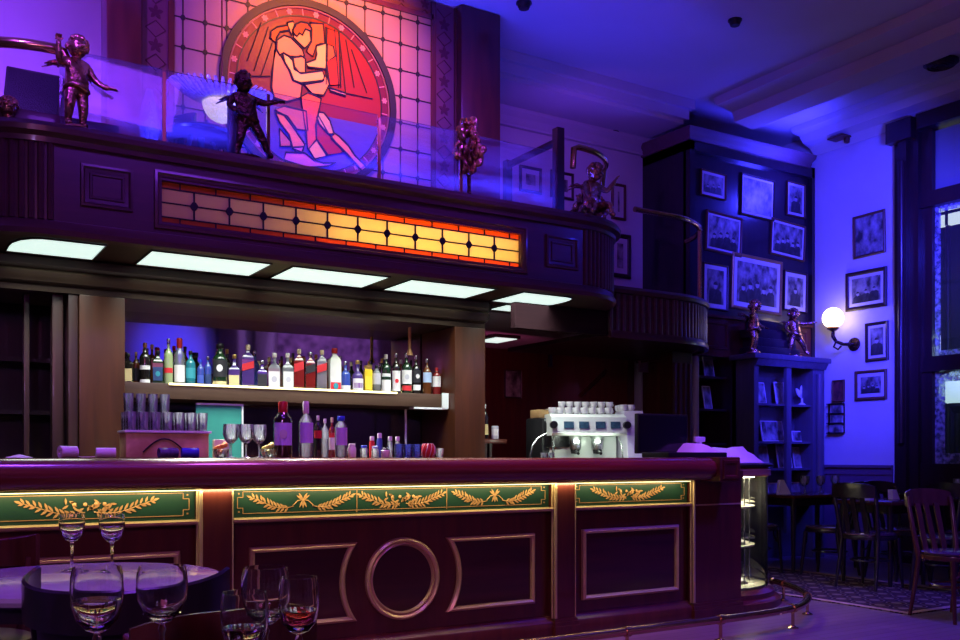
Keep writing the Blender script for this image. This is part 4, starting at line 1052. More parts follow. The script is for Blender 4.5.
CP = dict(gold=mat('gold_cap', (.7, .5, .15), .3, metal=.8, noise=(8, (.6, .42, .12), (1, 1, 1))), black=blackp, white=mat('white_cap', (.75, .75, .75), .4, noise=(6, (.7, .7, .7), (1, 1, 1))), red=mat('red_cap', (.5, .02, .02), .35, noise=(6, (.4, .02, .02), (1, 1, 1))),
          silver=steel, cream=mat('cream_cap', (.7, .62, .42), .4, noise=(6, (.62, .55, .36), (1, 1, 1))), blue=mat('blue_cap', (.03, .08, .7), .4, noise=(6, (.03, .07, .6), (1, 1, 1))), brown=mat('brown_cap', (.2, .07, .03), .4, noise=(6, (.16, .06, .03), (1, 1, 1))))
def bottle(label, x, y, z, h, w, glassk, cap, lab=None, l0=.12, l1=.5, square=False, sh=.62, neck=.30, mark=None, diag=False, group='bottles on the lit shelf', name='liquor_bottle', cat='bottle', lab2=None, capL=.10, rz=None):
    r = w / 2; rn = r * neck
    t = thing(name, label, cat, (x, y, z), (random.uniform(-.15, .15) - .25) if rz is None else rz, group)
    prof = [(0, .001), (r * .9, .001), (r, .012), (r, h * sh), (r * .93, h * (sh + .05)), (r * .6, h * (sh + .12)), (rn, h * (sh + .17)), (rn, h * (1 - capL))]
    n = 4 if square else 22
    if square: prof = [(a * (1.30 if i < 6 else 1.1), b) for i, (a, b) in enumerate(prof)]
    MB().lathe(prof, (0, 0, 0), n, rot=PI / 4 if square else 0, sy=.8 if square else 1).build('glass_body', GL[glassk], t, local=True, ang=50)
    MB().lathe([(rn * 1.05, h * (1 - capL - .02)), (rn * 1.25, h * (1 - capL)), (rn * 1.25, h * .985), (rn * 1.1, h), (0, h)], (0, 0, 0), 16).build('cap', CP[cap], t, local=True)
    def wrap(a, b, mt, nm, half=1.15, off=.0015, slope=0):
        m = MB()
        if square:
            q = r * 1.30 / math.sqrt(2); yy = -q * .8 - off
            m.box(-q * .92, yy - .002, h * a, q * .92, yy, h * b)
            if slope:
                m = MB().prism([(-q * .98, yy - .003, h * a), (q * .98, yy - .003, h * (a + slope)), (q * .98, yy - .003, h * (b + slope)), (-q * .98, yy - .003, h * b)], (0, .003, 0))
        else:
            vs = []; k = 12
            for zz in (0, 1):
                for i in range(k + 1):
                    an = -PI / 2 - half + 2 * half * i / k; sl = slope * (i / k - .5)
                    vs.append(((r + off) * math.cos(an), (r + off) * math.sin(an), h * ((b if zz else a) + sl)))
            m.add(vs, [(i, i + 1, k + 1 + i + 1, k + 1 + i) for i in range(k)])
        return m.build(nm, mt, t, local=True)
    if lab:
        L = wrap(l0, l1, LB[lab], 'label', slope=.08 if diag else 0)
        if mark:
            c = (l0 + l1) / 2; mm = MB(); yy = -(r + .004) if not square else -(r * 1.30 / math.sqrt(2) * .8 + .006)
            mm.prism([(r * .42 * math.cos(a), yy, h * c + r * .5 * math.sin(a)) for a in [2 * PI * i / 12 for i in range(12)]], (0, .003, 0))
            mm.build('emblem', LB[mark], t, local=True)
    if lab2: wrap(lab2[1], lab2[2], LB[lab2[0]], 'neck_label' if lab2[1] > .55 else 'label', 1.0)
    return t
SY, SZ = 7.0, 1.676
rows = [  # label, px, top y, base y, px width, glass, cap, kw
 ('dark bottle with amber yellow label, first at left end of lit shelf', 128, 352, 381, 11, 'dark', 'black', dict(lab='cream', l0=.05, l1=.48, square=True)),
 ('slim brown bottle with gold cap, second from left end of lit shelf', 136, 351, 383, 7, 'brown', 'gold', dict(lab='black', dy=.12)),
 ('tall black bottle with a narrow white label near left end of shelf', 145, 344, 384, 11, 'dark', 'brown', dict(lab='white', l0=.34, l1=.44, lab2=('white', .02, .10))),
 ('square bottle with dark blue label near left end of shelf', 158, 352, 385, 11, 'green', 'black', dict(lab='navy', l0=.1, l1=.5, square=True, mark='teal')),
 ('pale green bottle with small red label near left end of shelf', 168.5, 342, 387, 9, 'pgreen', 'silver', dict(lab='red', l0=.25, l1=.36)),
 ('bottle with large white label and red cap, left part of shelf', 179.5, 341, 387, 11, 'clear', 'red', dict(lab='white', l0=.06, l1=.42, neck=.42, capL=.2)),
 ('teal bottle with black cap, left part of shelf', 190.5, 351, 385, 10, 'teal', 'black', dict(lab='teal', l0=.2, l1=.5)),
 ('short blue bottle left of its twin, left part of shelf', 200.5, 360, 386, 7, 'blue', 'blue', dict(lab='blue', l0=.1, l1=.4)),
 ('short blue bottle with silver cap beside the big green bottle', 208, 358, 387, 7, 'blue', 'silver', dict(lab='navy', l0=.1, l1=.4)),
 ('large dark green bottle with white oval label on lit shelf', 220, 346, 388, 15, 'green', 'black', dict(lab='black', l0=.22, l1=.62, mark='white', lab2=('cream', .02, .12), neck=.4)),
 ('short bottle with yellow label and gold cap on lit shelf', 234.5, 356, 388, 12, 'violet', 'gold', dict(lab='cream', l0=.04, l1=.36, square=True, sh=.5)),
 ('tall violet square bottle with slanting red label and cream cap', 248, 347, 389, 13, 'violet', 'cream', dict(lab='red', l0=.38, l1=.54, square=True, diag=True, sh=.66)),
 ('short dark bottle with dark label right of slanting red label', 262, 361, 388, 11, 'violet', 'silver', dict(lab='black', l0=.06, l1=.5, square=True, sh=.55)),
 ('white capped bottle with big white label, left of matching pair', 274.5, 355, 390, 13, 'clear', 'white', dict(lab='white', l0=.04, l1=.48, square=True, mark='grey', sh=.55)),
 ('white capped bottle with big white label, right of matching pair', 287.5, 355, 390.5, 12, 'clear', 'white', dict(lab='white', l0=.04, l1=.48, square=True, mark='grey', sh=.55)),
 ('deep red square bottle with slanting red label mid shelf', 299, 351, 391, 11, 'red', 'cream', dict(lab='red', l0=.42, l1=.62, square=True, diag=True, sh=.66)),
 ('deep red square bottle with slanting black label mid shelf', 310.5, 354, 391, 10.5, 'red', 'silver', dict(lab='black', l0=.42, l1=.62, square=True, diag=True, sh=.66)),
 ('pale square bottle with slanting red label mid shelf', 322, 351, 391, 11, 'clear', 'cream', dict(lab='red', l0=.42, l1=.60, square=True, diag=True, sh=.66)),
 ('tall white square bottle with red cap mid shelf', 334.5, 349, 391, 12.5, 'white', 'red', dict(lab='red', l0=.03, l1=.2, square=True, sh=.68, neck=.4, mark='teal')),
 ('blue bottle with silver cap and low white label', 345.5, 362, 391.5, 10, 'blue', 'silver', dict(lab='white', l0=.04, l1=.2, sh=.55)),
 ('bottle with white and purple label and gold cap', 357.5, 361, 392, 11.5, 'violet', 'gold', dict(lab='white', l0=.04, l1=.42, sh=.5, lab2=('purple', .12, .28))),
 ('bright yellow bottle right of the middle of lit shelf', 368, 366, 392.5, 8.5, 'yellow', 'gold', dict(lab='yellow', l0=.1, l1=.6, square=True, sh=.8, neck=.8)),
 ('grey labelled bottle between yellow bottle and dark green ones', 376.5, 366, 393, 9, 'clear', 'black', dict(lab='grey', l0=.3, l1=.7, sh=.7)),
 ('dark green bottle with low square white label', 386, 355, 393, 10, 'green', 'white', dict(lab='white', l0=.04, l1=.34, lab2=('white', .42, .5))),
 ('dark bottle with tall red and white label', 396, 353, 392.5, 9, 'dark', 'silver', dict(lab='white', l0=.06, l1=.56, mark='red')),
 ('wide dark green bottle with large white label and red foot', 406.5, 352, 392, 11, 'green', 'silver', dict(lab='white', l0=.24, l1=.58, mark='grey', lab2=('red', .08, .2), square=False)),
 ('black bottle with round white emblem near right end of shelf', 416, 354, 392, 9.5, 'dark', 'silver', dict(lab='black', l0=.3, l1=.62, mark='white', lab2=('white', .1, .24))),
 ('dark red bottle with pale blue label near right end of shelf', 427, 358, 393, 9.5, 'brown', 'silver', dict(lab='sky', l0=.34, l1=.62)),
 ('small red bottle with white label, last at right end of shelf', 436.5, 366, 393, 9, 'red', 'red', dict(lab='white', l0=.3, l1=.68, sh=.7)),
]
random.seed(21)
for lb, px, ty, by, w, gk, cp, kw in rows:
    dy = kw.pop('dy', 0); y = SY + dy
    s = scale_at(px, y); p = aY(px, by, y)
    bottle(lb, p.x, y, SZ, (by - ty) / s * 1.02, w / s * .97, gk, cp, **kw)
# a back row half hidden against the mirror
back = [(152, 'brown', 'gold'), (174, 'green', 'red'), (185, 'brown', 'black'), (227, 'dark', 'gold'), (255, 'blue', 'silver'), (293, 'brown', 'black'), (316, 'dark', 'gold'), (340, 'brown', 'silver'), (382, 'green', 'gold'), (401, 'red', 'white'), (411, 'brown', 'black')]
nb = {152: 'brown bottle with gold cap behind the black bottle and square blue one', 174: 'green bottle with red cap in back row behind pale green bottle', 185: 'brown black-capped bottle in back row behind teal bottle', 227: 'dark bottle with gold cap in back row behind big green bottle', 255: 'blue bottle in back row behind slanting red label bottle',
      293: 'brown bottle in back row behind the white capped pair', 316: 'dark bottle with gold cap in back row behind deep red bottles', 340: 'brown silver-capped bottle in back row behind tall white bottle', 382: 'green gold-capped bottle in back row behind grey label', 401: 'red bottle with white cap in back row behind dark green bottles', 411: 'brown bottle in back row behind black round emblem bottle'}
for px, gk, cp in back:
    p = aY(px, 390, 7.22); bottle(nb[px], p.x, 7.22, SZ + .009, .30, .066, gk, cp, sh=.6, group='back row on the lit shelf')

# ------------------------------------------------------------------ things on the bar top
CT = BT + .0005
def on_bar(px, Y): p = aY(px, 457, Y); return p.x, p.y
def cbottle(label, px, Y, h, w, gk, cp, **kw):
    x, y = on_bar(px, Y); return bottle(label, x, y, CT, h, w, gk, cp, group='bottles on the bar top', **kw)
cbottle('dark red wine bottle with large lilac label on the bar top', 283, 5.22, .325, .106, 'dark', 'red', lab='lilac', l0=.22, l1=.62, sh=.66, neck=.40, capL=.2, mark='grey', rz=-.3)
cbottle('clear wine bottle with lilac label right of the dark wine bottle', 306, 5.20, .33, .082, 'clear', 'white', lab='lilac', l0=.26, l1=.62, sh=.60, neck=.36, capL=.2)
cbottle('dark bottle with red label on the bar top', 318, 5.22, .25, .046, 'dark', 'white', lab='red', l0=.46, l1=.64, sh=.68)
cbottle('slim clear bottle beside the red labelled bottle on bar', 325, 5.30, .235, .046, 'clear', 'white', sh=.66)
cbottle('dark bottle with red and white label behind the water bottle', 332, 5.34, .245, .046, 'red', 'cream', lab='white', l0=.2, l1=.5, lab2=('red', .5, .62), sh=.62)
cbottle('clear plastic water bottle with blue cap on the bar top', 341, 5.18, .248, .072, 'clear', 'blue', lab='lilac', l0=.3, l1=.72, sh=.72, neck=.5, name='water_bottle')
# crate with tumblers on top
x0, x1 = on_bar(126, 5.30)[0], on_bar(209, 5.30)[0]
cr_ = thing('wooden_glass_crate', 'pale wooden crate with glass tray on top at left of the bar', 'crate', ((x0 + x1) / 2, 5.37, CT))
crm = mat('pale_crate_wood', (.50, .30, .13), .5, noise=(9, (.78, .58, .26), (1, 1, 1)))
MB().bbox(x0, 5.30, CT, x1, 5.48, CT + .135, .006).build('box', crm, cr_)
MB().bbox(x0 - .01, 5.285, CT + .136, x1 + .012, 5.49, CT + .150, .004).build('tray', white, cr_)
xa, xb = on_bar(143, 5.29)[0], on_bar(186, 5.29)[0]
m = MB().tube([(xa + (xb - xa) * i / 12, 5.294, CT + .03 + .075 * math.sin(PI * i / 12)) for i in range(13)], .004, 8); m.build('handle', blackp, cr_)
m = MB()
tg = thing('tumbler', 'upturned', 'glass', (0, 0, 0), 0, 'tumblers on the crate tray')
MB().lathe([(.024, .001), (.028, .10), (.0265, .10), (.023, .008), (0, .006)], (0, 0, 0), 14).build('glass_body', tumblerglass, tg, local=True)
first = True
cols = ['first', 'second', 'third', 'fourth', 'fifth', 'sixth', 'seventh']
for r_ in range(3):
    for c_ in range(7):
        o = tg if first else copy_tree(tg); first = False
        o.location = (x0 + .03 + (x1 - x0 - .06) * c_ / 6, 5.32 + .065 * r_, CT + .151)
        o['label'] = f'{cols[c_]} clear tumbler from the left in {["front", "middle", "rear"][r_]} row on the crate'
t2n = 0
for c_ in range(4):
    o = copy_tree(tg); o.location = (x0 + .03 + (x1 - x0 - .06) * c_ / 6, 5.385, CT + .253); o['label'] = f'{cols[c_]} clear tumbler from the left stacked as upper layer on the crate'
# rolls and cloths
def roll(label, pxc, Y, r, L, mt, name='paper_roll', cat='paper roll', rz=.3):
    x, y = on_bar(pxc, Y); t = thing(name, label, cat, (x, y, CT), rz)
    m = MB(); prof = [(r * .35, -L / 2), (r, -L / 2), (r, L / 2), (r * .35, L / 2), (r * .35, -L / 2)]
    vs = []; k = 20
    for a, b in prof:
        for j in range(k): vs.append((b, a * math.cos(2 * PI * j / k), r + a * math.sin(2 * PI * j / k)))
    m.add(vs, [(i * k + j, i * k + (j + 1) % k, (i + 1) * k + (j + 1) % k, (i + 1) * k + j) for i in range(4) for j in range(k)])
    m.build('roll', mt, t, local=True); return t
t = roll('white paper roll lying at far left on bar, nearest the dark niche', 68, 5.12, .030, .085, paper)
t = roll('white paper roll with loose end lying beside the oak column', 106, 5.12, .026, .095, paper, rz=-.1)
m = MB().prism([(-.05, .0, .004), (-.12, .0, .003), (-.17, .005, .028), (-.17, .005, .031), (-.12, .0, .006), (-.05, 0, .008)], (0, .05, 0)); m.build('loose_end', paper, t, local=True)
bluecl = mat('blue_cloth', (.03, .05, .55), .8, noise=(8, (.02, .03, .35), (1, 1, 1)))
t = roll('rolled bright blue cloth in front of the wooden crate', 190, 5.17, .027, .09, bluecl, 'cloth_roll', 'cloth', -.1)
t = roll('dark checked cloth bundle left of the blue roll', 168, 5.17, .027, .10, mat('checked_cloth', (.10, .09, .22), .8, noise=(30, (.02, .02, .08), (1, 1, 1))), 'cloth_bundle', 'cloth', .1)
x, y = on_bar(18, 5.1)
tag(MB().add([(x - .06, y - .04, CT), (x + .05, y - .06, CT), (x + .07, y + .03, CT), (x - .03, y + .05, CT), (x - .06, y - .04, CT + .002), (x + .05, y - .06, CT + .002), (x + .07, y + .03, CT + .002), (x + .005, y, CT + .018), (x - .03, y + .05, CT + .002)],
    [(0, 3, 2, 1), (4, 5, 7), (5, 6, 7), (6, 8, 7), (8, 4, 7), (0, 1, 5, 4), (1, 2, 6, 5), (2, 3, 8, 6), (3, 0, 4, 8)]).build('crumpled_napkin', paper, smooth=False), 'crumpled white napkin on the bar at extreme left', 'napkin')
# teal board behind the glasses, bowls of garnish, stemmed glasses
p0, p1 = aY(196, 432, 6.9), aY(243, 403, 6.9)
t = thing('teal_board', 'teal board with pale top edge behind glasses under the shelf', 'board', ((p0.x + p1.x) / 2, 6.92, .951))
MB().box(p0.x, 6.90, .951, p1.x, 6.925, 1.53).build('panel', mat('teal_paint', (.03, .22, .19), .4, noise=(2, (.05, .32, .25), (1, 1, 1))), t)
MB().box(p0.x, 6.89, 1.53, p1.x, 6.93, 1.545).box(p1.x - .012, 6.89, .951, p1.x, 6.899, 1.53).build('edge_trim', enamel, t)
def stem_parts(root, k=1.0, gm=glass, drink=None, level=.5, rb=.043, hb=.105, hs=.075):
    """goblet: bowl, stem, foot"""
    z0 = hs; w = .0019
    out = [(.006, z0), (.018, z0 + .006), (.032, z0 + .022), (rb * .96, z0 + .045), (rb, z0 + .066), (rb * .97, z0 + .09), (rb * .90, z0 + hb)]
    inn = [(rb * .90 - w, z0 + hb), (rb * .97 - w, z0 + .09), (rb - w, z0 + .066), (rb * .96 - w, z0 + .046), (.030, z0 + .026), (.015, z0 + .011), (0, z0 + .009)]
    MB().lathe([(a * k, b * k) for a, b in out + inn], (0, 0, 0), 32).build('bowl', gm, root, local=True, ang=60)
    MB().lathe([(a * k, b * k) for a, b in [(.006, .008), (.0045, .02), (.0045, z0 - .018), (.0075, z0 - .010), (.005, z0 - .001)]], (0, 0, 0), 14).build('stem', gm, root, local=True, ang=60)
    MB().lathe([(a * k, b * k) for a, b in [(0, .0005), (.034, .0005), (.035, .002), (.012, .005), (.006, .009), (0, .009)]], (0, 0, 0), 28).build('foot', gm, root, local=True, ang=60)
    if drink:
        zt = z0 + .011 + (hb - .02) * level; prof = [(0, z0 + .0105)]
        for a, b in reversed(inn[:-1]):
            if b < zt: prof.append((max(.001, a - .0004), b + .0003))
        rr = rb * .965 - w if zt > z0 + .045 else .034
        prof += [(rr - .0006, zt), (0, zt)]
        MB().lathe([(a * k, b * k) for a, b in prof], (0, 0, 0), 28).build('drink', drink, root, local=True, ang=60)
    return root
thinstem = tumblerglass
bg0 = None
for i, (px, Y, lb) in enumerate([(231, 5.22, 'leftmost of the three stemmed glasses on the bar top'), (246, 5.20, 'middle of the three stemmed glasses on the bar top'), (259, 5.25, 'rightmost of three stemmed glasses beside the dark wine bottle')]):
    x, y = on_bar(px, Y)
    if bg0 is None:
        bg0 = thing('stemmed_glass', lb, 'glass', (x, y, CT), 0, 'stemmed glasses on the bar top'); stem_parts(bg0, 1.05, thinstem)
    else:
        o = copy_tree(bg0); o.location = (x, y, CT); o['label'] = lb
orangem = mat('orange_peel', (.8, .22, .03), .5, noise=(20, (.9, .4, .05), (1, 1, 1))); lemonm = mat('lemon_peel', (.8, .68, .15), .5, noise=(20, (.7, .6, .1), (1, 1, 1)))
for px, mt, lb in ((221, orangem, 'small glass bowl of orange garnish beside the crate'), (268, lemonm, 'small glass bowl of pale lemon garnish left of dark wine bottle')):
    x, y = on_bar(px, 5.33); t = thing('garnish_bowl', lb, 'bowl', (x, y, CT), 0, 'garnish bowls')
    MB().lathe([(0, .001), (.03, .001), (.05, .05), (.048, .05), (.028, .006), (0, .005)], (0, 0, 0), 18).build('bowl', tumblerglass, t, local=True)
    m = MB()
    for q in range(9):
        a = q * .8; m.sphere((.024 * math.cos(a) * (q > 0), .024 * math.sin(a) * (q > 0), .03 + .006 * q), (.016, .014, .014), 8, 6)
    m.build('garnish', mt, t, local=True)
x, y = on_bar(221, 5.42)
tag(MB().bbox(x - .045, y - .02, CT, x + .045, y + .02, CT + .105, .006).build('paper_box', cream), 'small cream box behind the orange garnish bowl', 'box')
# small jars, shakers and glasses to the right of the water bottle
def jar(label, px, Y, h, w, bodym, capm, name='jar', cat='jar', group='small jars on the bar top'):
    x, y = on_bar(px, Y); t = thing(name, label, cat, (x, y, CT), 0, group); r = w / 2
    MB().lathe([(0, .001), (r * .9, .001), (r, .006), (r, h * .7), (r * .75, h * .8), (r * .75, h * .82)], (0, 0, 0), 16).build('body', bodym, t, local=True)
    MB().lathe([(r * .8, h * .8), (r * .8, h * .98), (r * .7, h), (0, h)], (0, 0, 0), 16).build('lid', capm, t, local=True); return t
jar('white lidded jar right of the water bottle', 352, 5.25, .085, .05, LB['white'], CP['white'])
jar('clear jar with blue lid, fourth object right of water bottle', 364, 5.22, .075, .045, tumblerglass, CP['blue'])
jar('clear jar with pale blue lid beside the tall red shaker', 375, 5.24, .072, .045, tumblerglass, LB['sky'])
jar('tall slim shaker with red band and white top on the bar', 372, 5.38, .135, .035, LB['red'], CP['white'], 'shaker', 'shaker')
jar('tall slim white topped shaker with blue body on the bar', 379.5, 5.38, .155, .036, LB['blue'], CP['white'], 'shaker', 'shaker')
jar('clear shaker with white top, third of the tall shakers', 390, 5.38, .135, .034, tumblerglass, CP['white'], 'shaker', 'shaker')
jar('clear shaker with white top, rightmost of the tall shakers', 397.5, 5.38, .135, .034, tumblerglass, CP['white'], 'shaker', 'shaker')
jar('short white sugar jar under the tall shakers', 385.5, 5.22, .06, .055, LB['white'], CP['silver'])
for px, lb in ((399, 'upturned blue glass, left of the three'), (408, 'upturned blue glass, middle of the three'), (417, 'upturned blue glass beside the red netted jar')):
    x, y = on_bar(px, 5.26); t = thing('blue_glass', lb, 'glass', (x, y, CT), 0, 'blue glasses on the bar top')
    MB().lathe([(.026, .001), (.030, .085), (.028, .085), (.024, .006), (0, .005)], (0, 0, 0), 16).build('glass_body', thin_glass('blue_tumbler', (.45, .5, .9), .3, .3, hazecol=(.2, .25, .7)) if 'blue_tumbler' not in MATS else MATS['blue_tumbler'], t, local=True)
x, y = on_bar(428, 5.28); t = thing('red_netted_jar', 'round red netted jar at right end of the bar clutter', 'jar', (x, y, CT))
MB().lathe([(0, .001), (.035, .001), (.048, .03), (.045, .07), (.03, .09), (.028, .09)], (0, 0, 0), 18).build('body', CP['red'], t, local=True)
m = MB()
for i in range(10):
    a = 2 * PI * i / 10; m.tube([(r * math.cos(a + .5 * z / .09), r * math.sin(a + .5 * z / .09), z) for r, z in ((.036, .003), (.049, .03), (.046, .07), (.031, .092))], .0022, 5)
m.build('net', cream, t, local=True)
x, y = on_bar(440, 5.30); t = thing('small_tumbler', 'small clear tumbler right of the red netted jar', 'glass', (x, y, CT))
MB().lathe([(.020, .001), (.026, .06), (.0245, .06), (.019, .005), (0, .004)], (0, 0, 0), 14).build('glass_body', tumblerglass, t, local=True)

# ------------------------------------------------------------------ work counter, espresso machine and neighbours
wc = thing('work_counter', 'dark work counter behind the bar carrying the espresso machine', 'counter', (5.0, 6.15, 0))
MB().box(4.26, 6.26, 0, 5.95, 6.98, .955).build('cabinet', darkwood, wc)
MB().bbox(4.24, 6.23, .956, 5.97, 7.0, .995, .006).build('worktop', woodh, wc)
ex0, ex1 = aY(563, 430, 6.45).x, aY(623, 430, 6.45).x
W = ex1 - ex0; WZ = .9955
em = thing('espresso_machine', 'pale enamel espresso machine with two steel group heads behind the bar', 'coffee machine', ((ex0 + ex1) / 2, 6.600, WZ))
MB().bbox(ex0 + .03, 6.400, WZ + .0, ex1 - .03, 6.830, WZ + .10, .012).build('base', steel, em)
MB().bbox(ex0 + .02, 6.620, WZ + .10, ex1 - .02, 6.830, WZ + .34, .01).build('back_body', enamel, em)
m = MB(); yb = 6.850
P = [(6.350, WZ + .36), (6.380, WZ + .50), (6.470, WZ + .53), (yb, WZ + .53), (yb, WZ + .34), (6.380, WZ + .34)]
m.prism([(ex0, y, z) for y, z in P], (W, 0, 0)); m.build('hood', enamel, em)
m = MB()
for i in range(4):
    xx = ex0 + W * (.16 + .2 * i + (.02 if i > 1 else 0)); yy = lambda z: 6.350 + (z - (WZ + .36)) / .14 * .03 - .003
    m = MB().add([(xx, yy(WZ + .40), WZ + .40), (xx + W * .13, yy(WZ + .40), WZ + .40), (xx + W * .13, yy(WZ + .46), WZ + .46), (xx, yy(WZ + .46), WZ + .46),
           (xx, yy(WZ + .40) - .004, WZ + .40), (xx + W * .13, yy(WZ + .40) - .004, WZ + .40), (xx + W * .13, yy(WZ + .46) - .004, WZ + .46), (xx, yy(WZ + .46) - .004, WZ + .46)],
          [(4, 5, 6, 7), (0, 4, 7, 3), (1, 2, 6, 5), (0, 1, 5, 4), (3, 7, 6, 2)])
    m.build('button_panel', mat('button_panel', (.02, .05, .10), .3, noise=(30, (.05, .12, .2), (1, 1, 1))), em)
for xx in (ex0 + .01, ex1 - .01):
    m = MB(); m.tube([(xx, 6.355, WZ + .43), (xx, 6.310, WZ + .43)], .032, 14); m.build('steam_knob', blackp, em)
for i in range(2):
    xx = ex0 + W * (.36 + .30 * i)
    m = MB().lathe([(0, .22), (.05, .22), (.055, .25), (.055, .33), (.045, .345), (0, .345)], (xx, 6.510, WZ), 22); m.build('group_head', steel, em)
    m = MB().lathe([(0, .18), (.035, .185), (.042, .22), (0, .22)], (xx, 6.510, WZ), 18).tube([(xx, 6.480, WZ + .205), (xx - .01, 6.350, WZ + .185)], .013, 10); m.build('portafilter', blackp, em)
MB().box(ex0 + .05, 6.390, WZ + .10, ex1 - .05, 6.610, WZ + .115).build('drip_tray', steel, em)
for xx, s in ((ex0 + .04, -1), (ex1 - .06, 1)):
    MB().tube([(xx, 6.450, WZ + .35), (xx + s * .02, 6.390, WZ + .26), (xx + s * .03, 6.380, WZ + .13)], .007, 8).build('steam_wand', steel, em)
m = MB(); P = [(6.310, WZ), (6.400, WZ + .40), (6.470, WZ + .56), (6.750, WZ + .56), (6.870, WZ)]
sd = MB().prism([(ex1 + .004, y, z) for y, z in P], (.17, 0, 0)).build('side_panel', mat('lilac_enamel', (.62, .58, .72), .4, coat=.2, noise=(3, (.58, .54, .68), (1, 1, 1))), em)
# cups on the machine
cupn = 0
proto = None
ordn = ['first', 'second', 'third', 'fourth', 'fifth', 'sixth', 'seventh', 'eighth']
for row, (y, n0, n1, zt, xs0) in enumerate([(6.490, 8, 1, WZ + .531, ex0 + .03), (6.600, 8, 2, WZ + .531, ex0 + .14), ]):
    for i in range(n0):
        for lv in range(n1):
            xx = xs0 + .072 * i
            if xx > ex1 - .03: continue
            lb = f'{ordn[i]} white cup from the left in the {"front" if row == 0 else ("rear lower" if lv == 0 else "rear upper")} row on the espresso machine'
            if proto is None:
                proto = thing('espresso_cup', lb, 'cup', (xx, y, zt), 0, 'cups on the espresso machine')
                MB().lathe([(.022, .001), (.032, .02), (.034, .055), (.032, .055), (.029, .02), (0, .008)], (0, 0, 0), 16).build('bowl', white, proto, local=True)
                MB().tube([(.031 + .016 * math.sin(PI * q / 8), 0, .014 + .03 * q / 8) for q in range(9)], .004, 6).build('handle', white, proto, local=True)
            else:
                o = copy_tree(proto); o.location = (xx, y, zt + lv * .057); o['label'] = lb; o.rotation_euler.z = .4 * (i % 3)
for i in range(5):
    o = copy_tree(proto); o.location = (ex1 + .02 + .035 * 0 + .07 * (i % 2) + .0, 6.550 + .075 * (i // 2), WZ + .562); o['label'] = f'{ordn[i]} white cup on the right side panel of the espresso machine'
MROT = -.42; mcx, mcy = em.location.x, em.location.y
em.rotation_euler.z = MROT
for o in list(COL.objects):
    if o.get('group') == 'cups on the espresso machine':
        dx_, dy_ = o.location.x - mcx, o.location.y - mcy
        o.location.x = mcx + dx_ * math.cos(MROT) - dy_ * math.sin(MROT); o.location.y = mcy + dx_ * math.sin(MROT) + dy_ * math.cos(MROT)
# grinder cabinet left of the machine
gx0, gx1 = aY(541, 430, 6.80).x, aY(575, 430, 6.80).x
gx1 = gx0 + .27; GYY = .50
t = thing('coffee_grinder', 'black coffee grinder cabinet left of the espresso machine', 'grinder', ((gx0 + gx1) / 2, 6.740, WZ))
MB().bbox(gx0, 6.620, WZ, gx1, 6.880, WZ + .50, .02).build('cabinet', blackp, t)
MB().bbox(gx0 + .03, 6.520, WZ + .24, gx1 - .03, 6.620, WZ + .46, .015).build('front_hopper', blackp, t)
MB().box(gx0 + .02, 6.618, WZ + .47, gx1 - .02, 6.621, WZ + .49).build('trim', steel, t)
tag(MB().bbox(gx0 + .01, 6.680, WZ + .501, gx0 + .13, 6.820, WZ + .575, .006).build('cardboard_box', mat('cardboard', (.36, .22, .09), .8, noise=(5, (.3, .18, .07), (1, 1, 1)))), 'small brown cardboard box on top of the coffee grinder', 'box')
x = gx0 + .20; t = thing('white_bowl', 'small white bowl beside the cardboard box on the grinder', 'bowl', (x, 6.740, WZ + .501))
MB().lathe([(0, .001), (.025, .001), (.055, .05), (.065, .085), (.060, .085), (.05, .05), (.02, .01), (0, .01)], (x, 6.740, WZ + .501), 20).build('body', white, t)
for o in list(COL.objects):
    if o.parent is None and o.name in ('coffee_grinder', 'cardboard_box', 'white_bowl'): o.location.y += .12; o.location.x -= .03
# curved tap
x = aY(531, 450, 6.38).x
tag(MB().tube([(x, 6.390, WZ), (x, 6.390, WZ + .17), (x + .02, 6.385, WZ + .25), (x + .07, 6.380, WZ + .31), (x + .15, 6.370, WZ + .35)], .0075, 8).lathe([(.03, 0), (.03, .01), (.012, .03)], (x, 6.390, WZ), 14).build('curved_tap', steel), 'thin curved steel tap left of the espresso machine', 'tap')
for px, lb in ((544, 'small clear glass by the curved tap'), (551, 'small clear glass under the machine edge')):
    x = aY(px, 450, 6.300).x; t = thing('water_glass', lb, 'glass', (x, 6.300, WZ), 0, 'glasses by the tap')
    MB().lathe([(.024, .001), (.03, .19), (.0285, .19), (.023, .006), (0, .005)], (0, 0, 0), 14).build('glass_body', tumblerglass, t, local=True)
# till screen
sx0, sx1 = aY(636, 430, 5.42).x, aY(688, 430, 5.42).x
t = thing('till_screen', 'large dark till screen standing on the right half of the bar', 'screen', ((sx0 + sx1) / 2, 5.42, CT))
MB().bbox(sx0, 5.40, CT + .03, sx1 - .02, 5.44, CT + .335, .008).build('panel', blackp, t)
MB().box(sx0 + .015, 5.396, CT + .05, sx1 - .035, 5.399, CT + .32).build('screen', screenm, t)
MB().bbox((sx0 + sx1) / 2 - .10, 5.36, CT, (sx0 + sx1) / 2 + .10, 5.48, CT + .03, .006).build('foot', blackp, t)
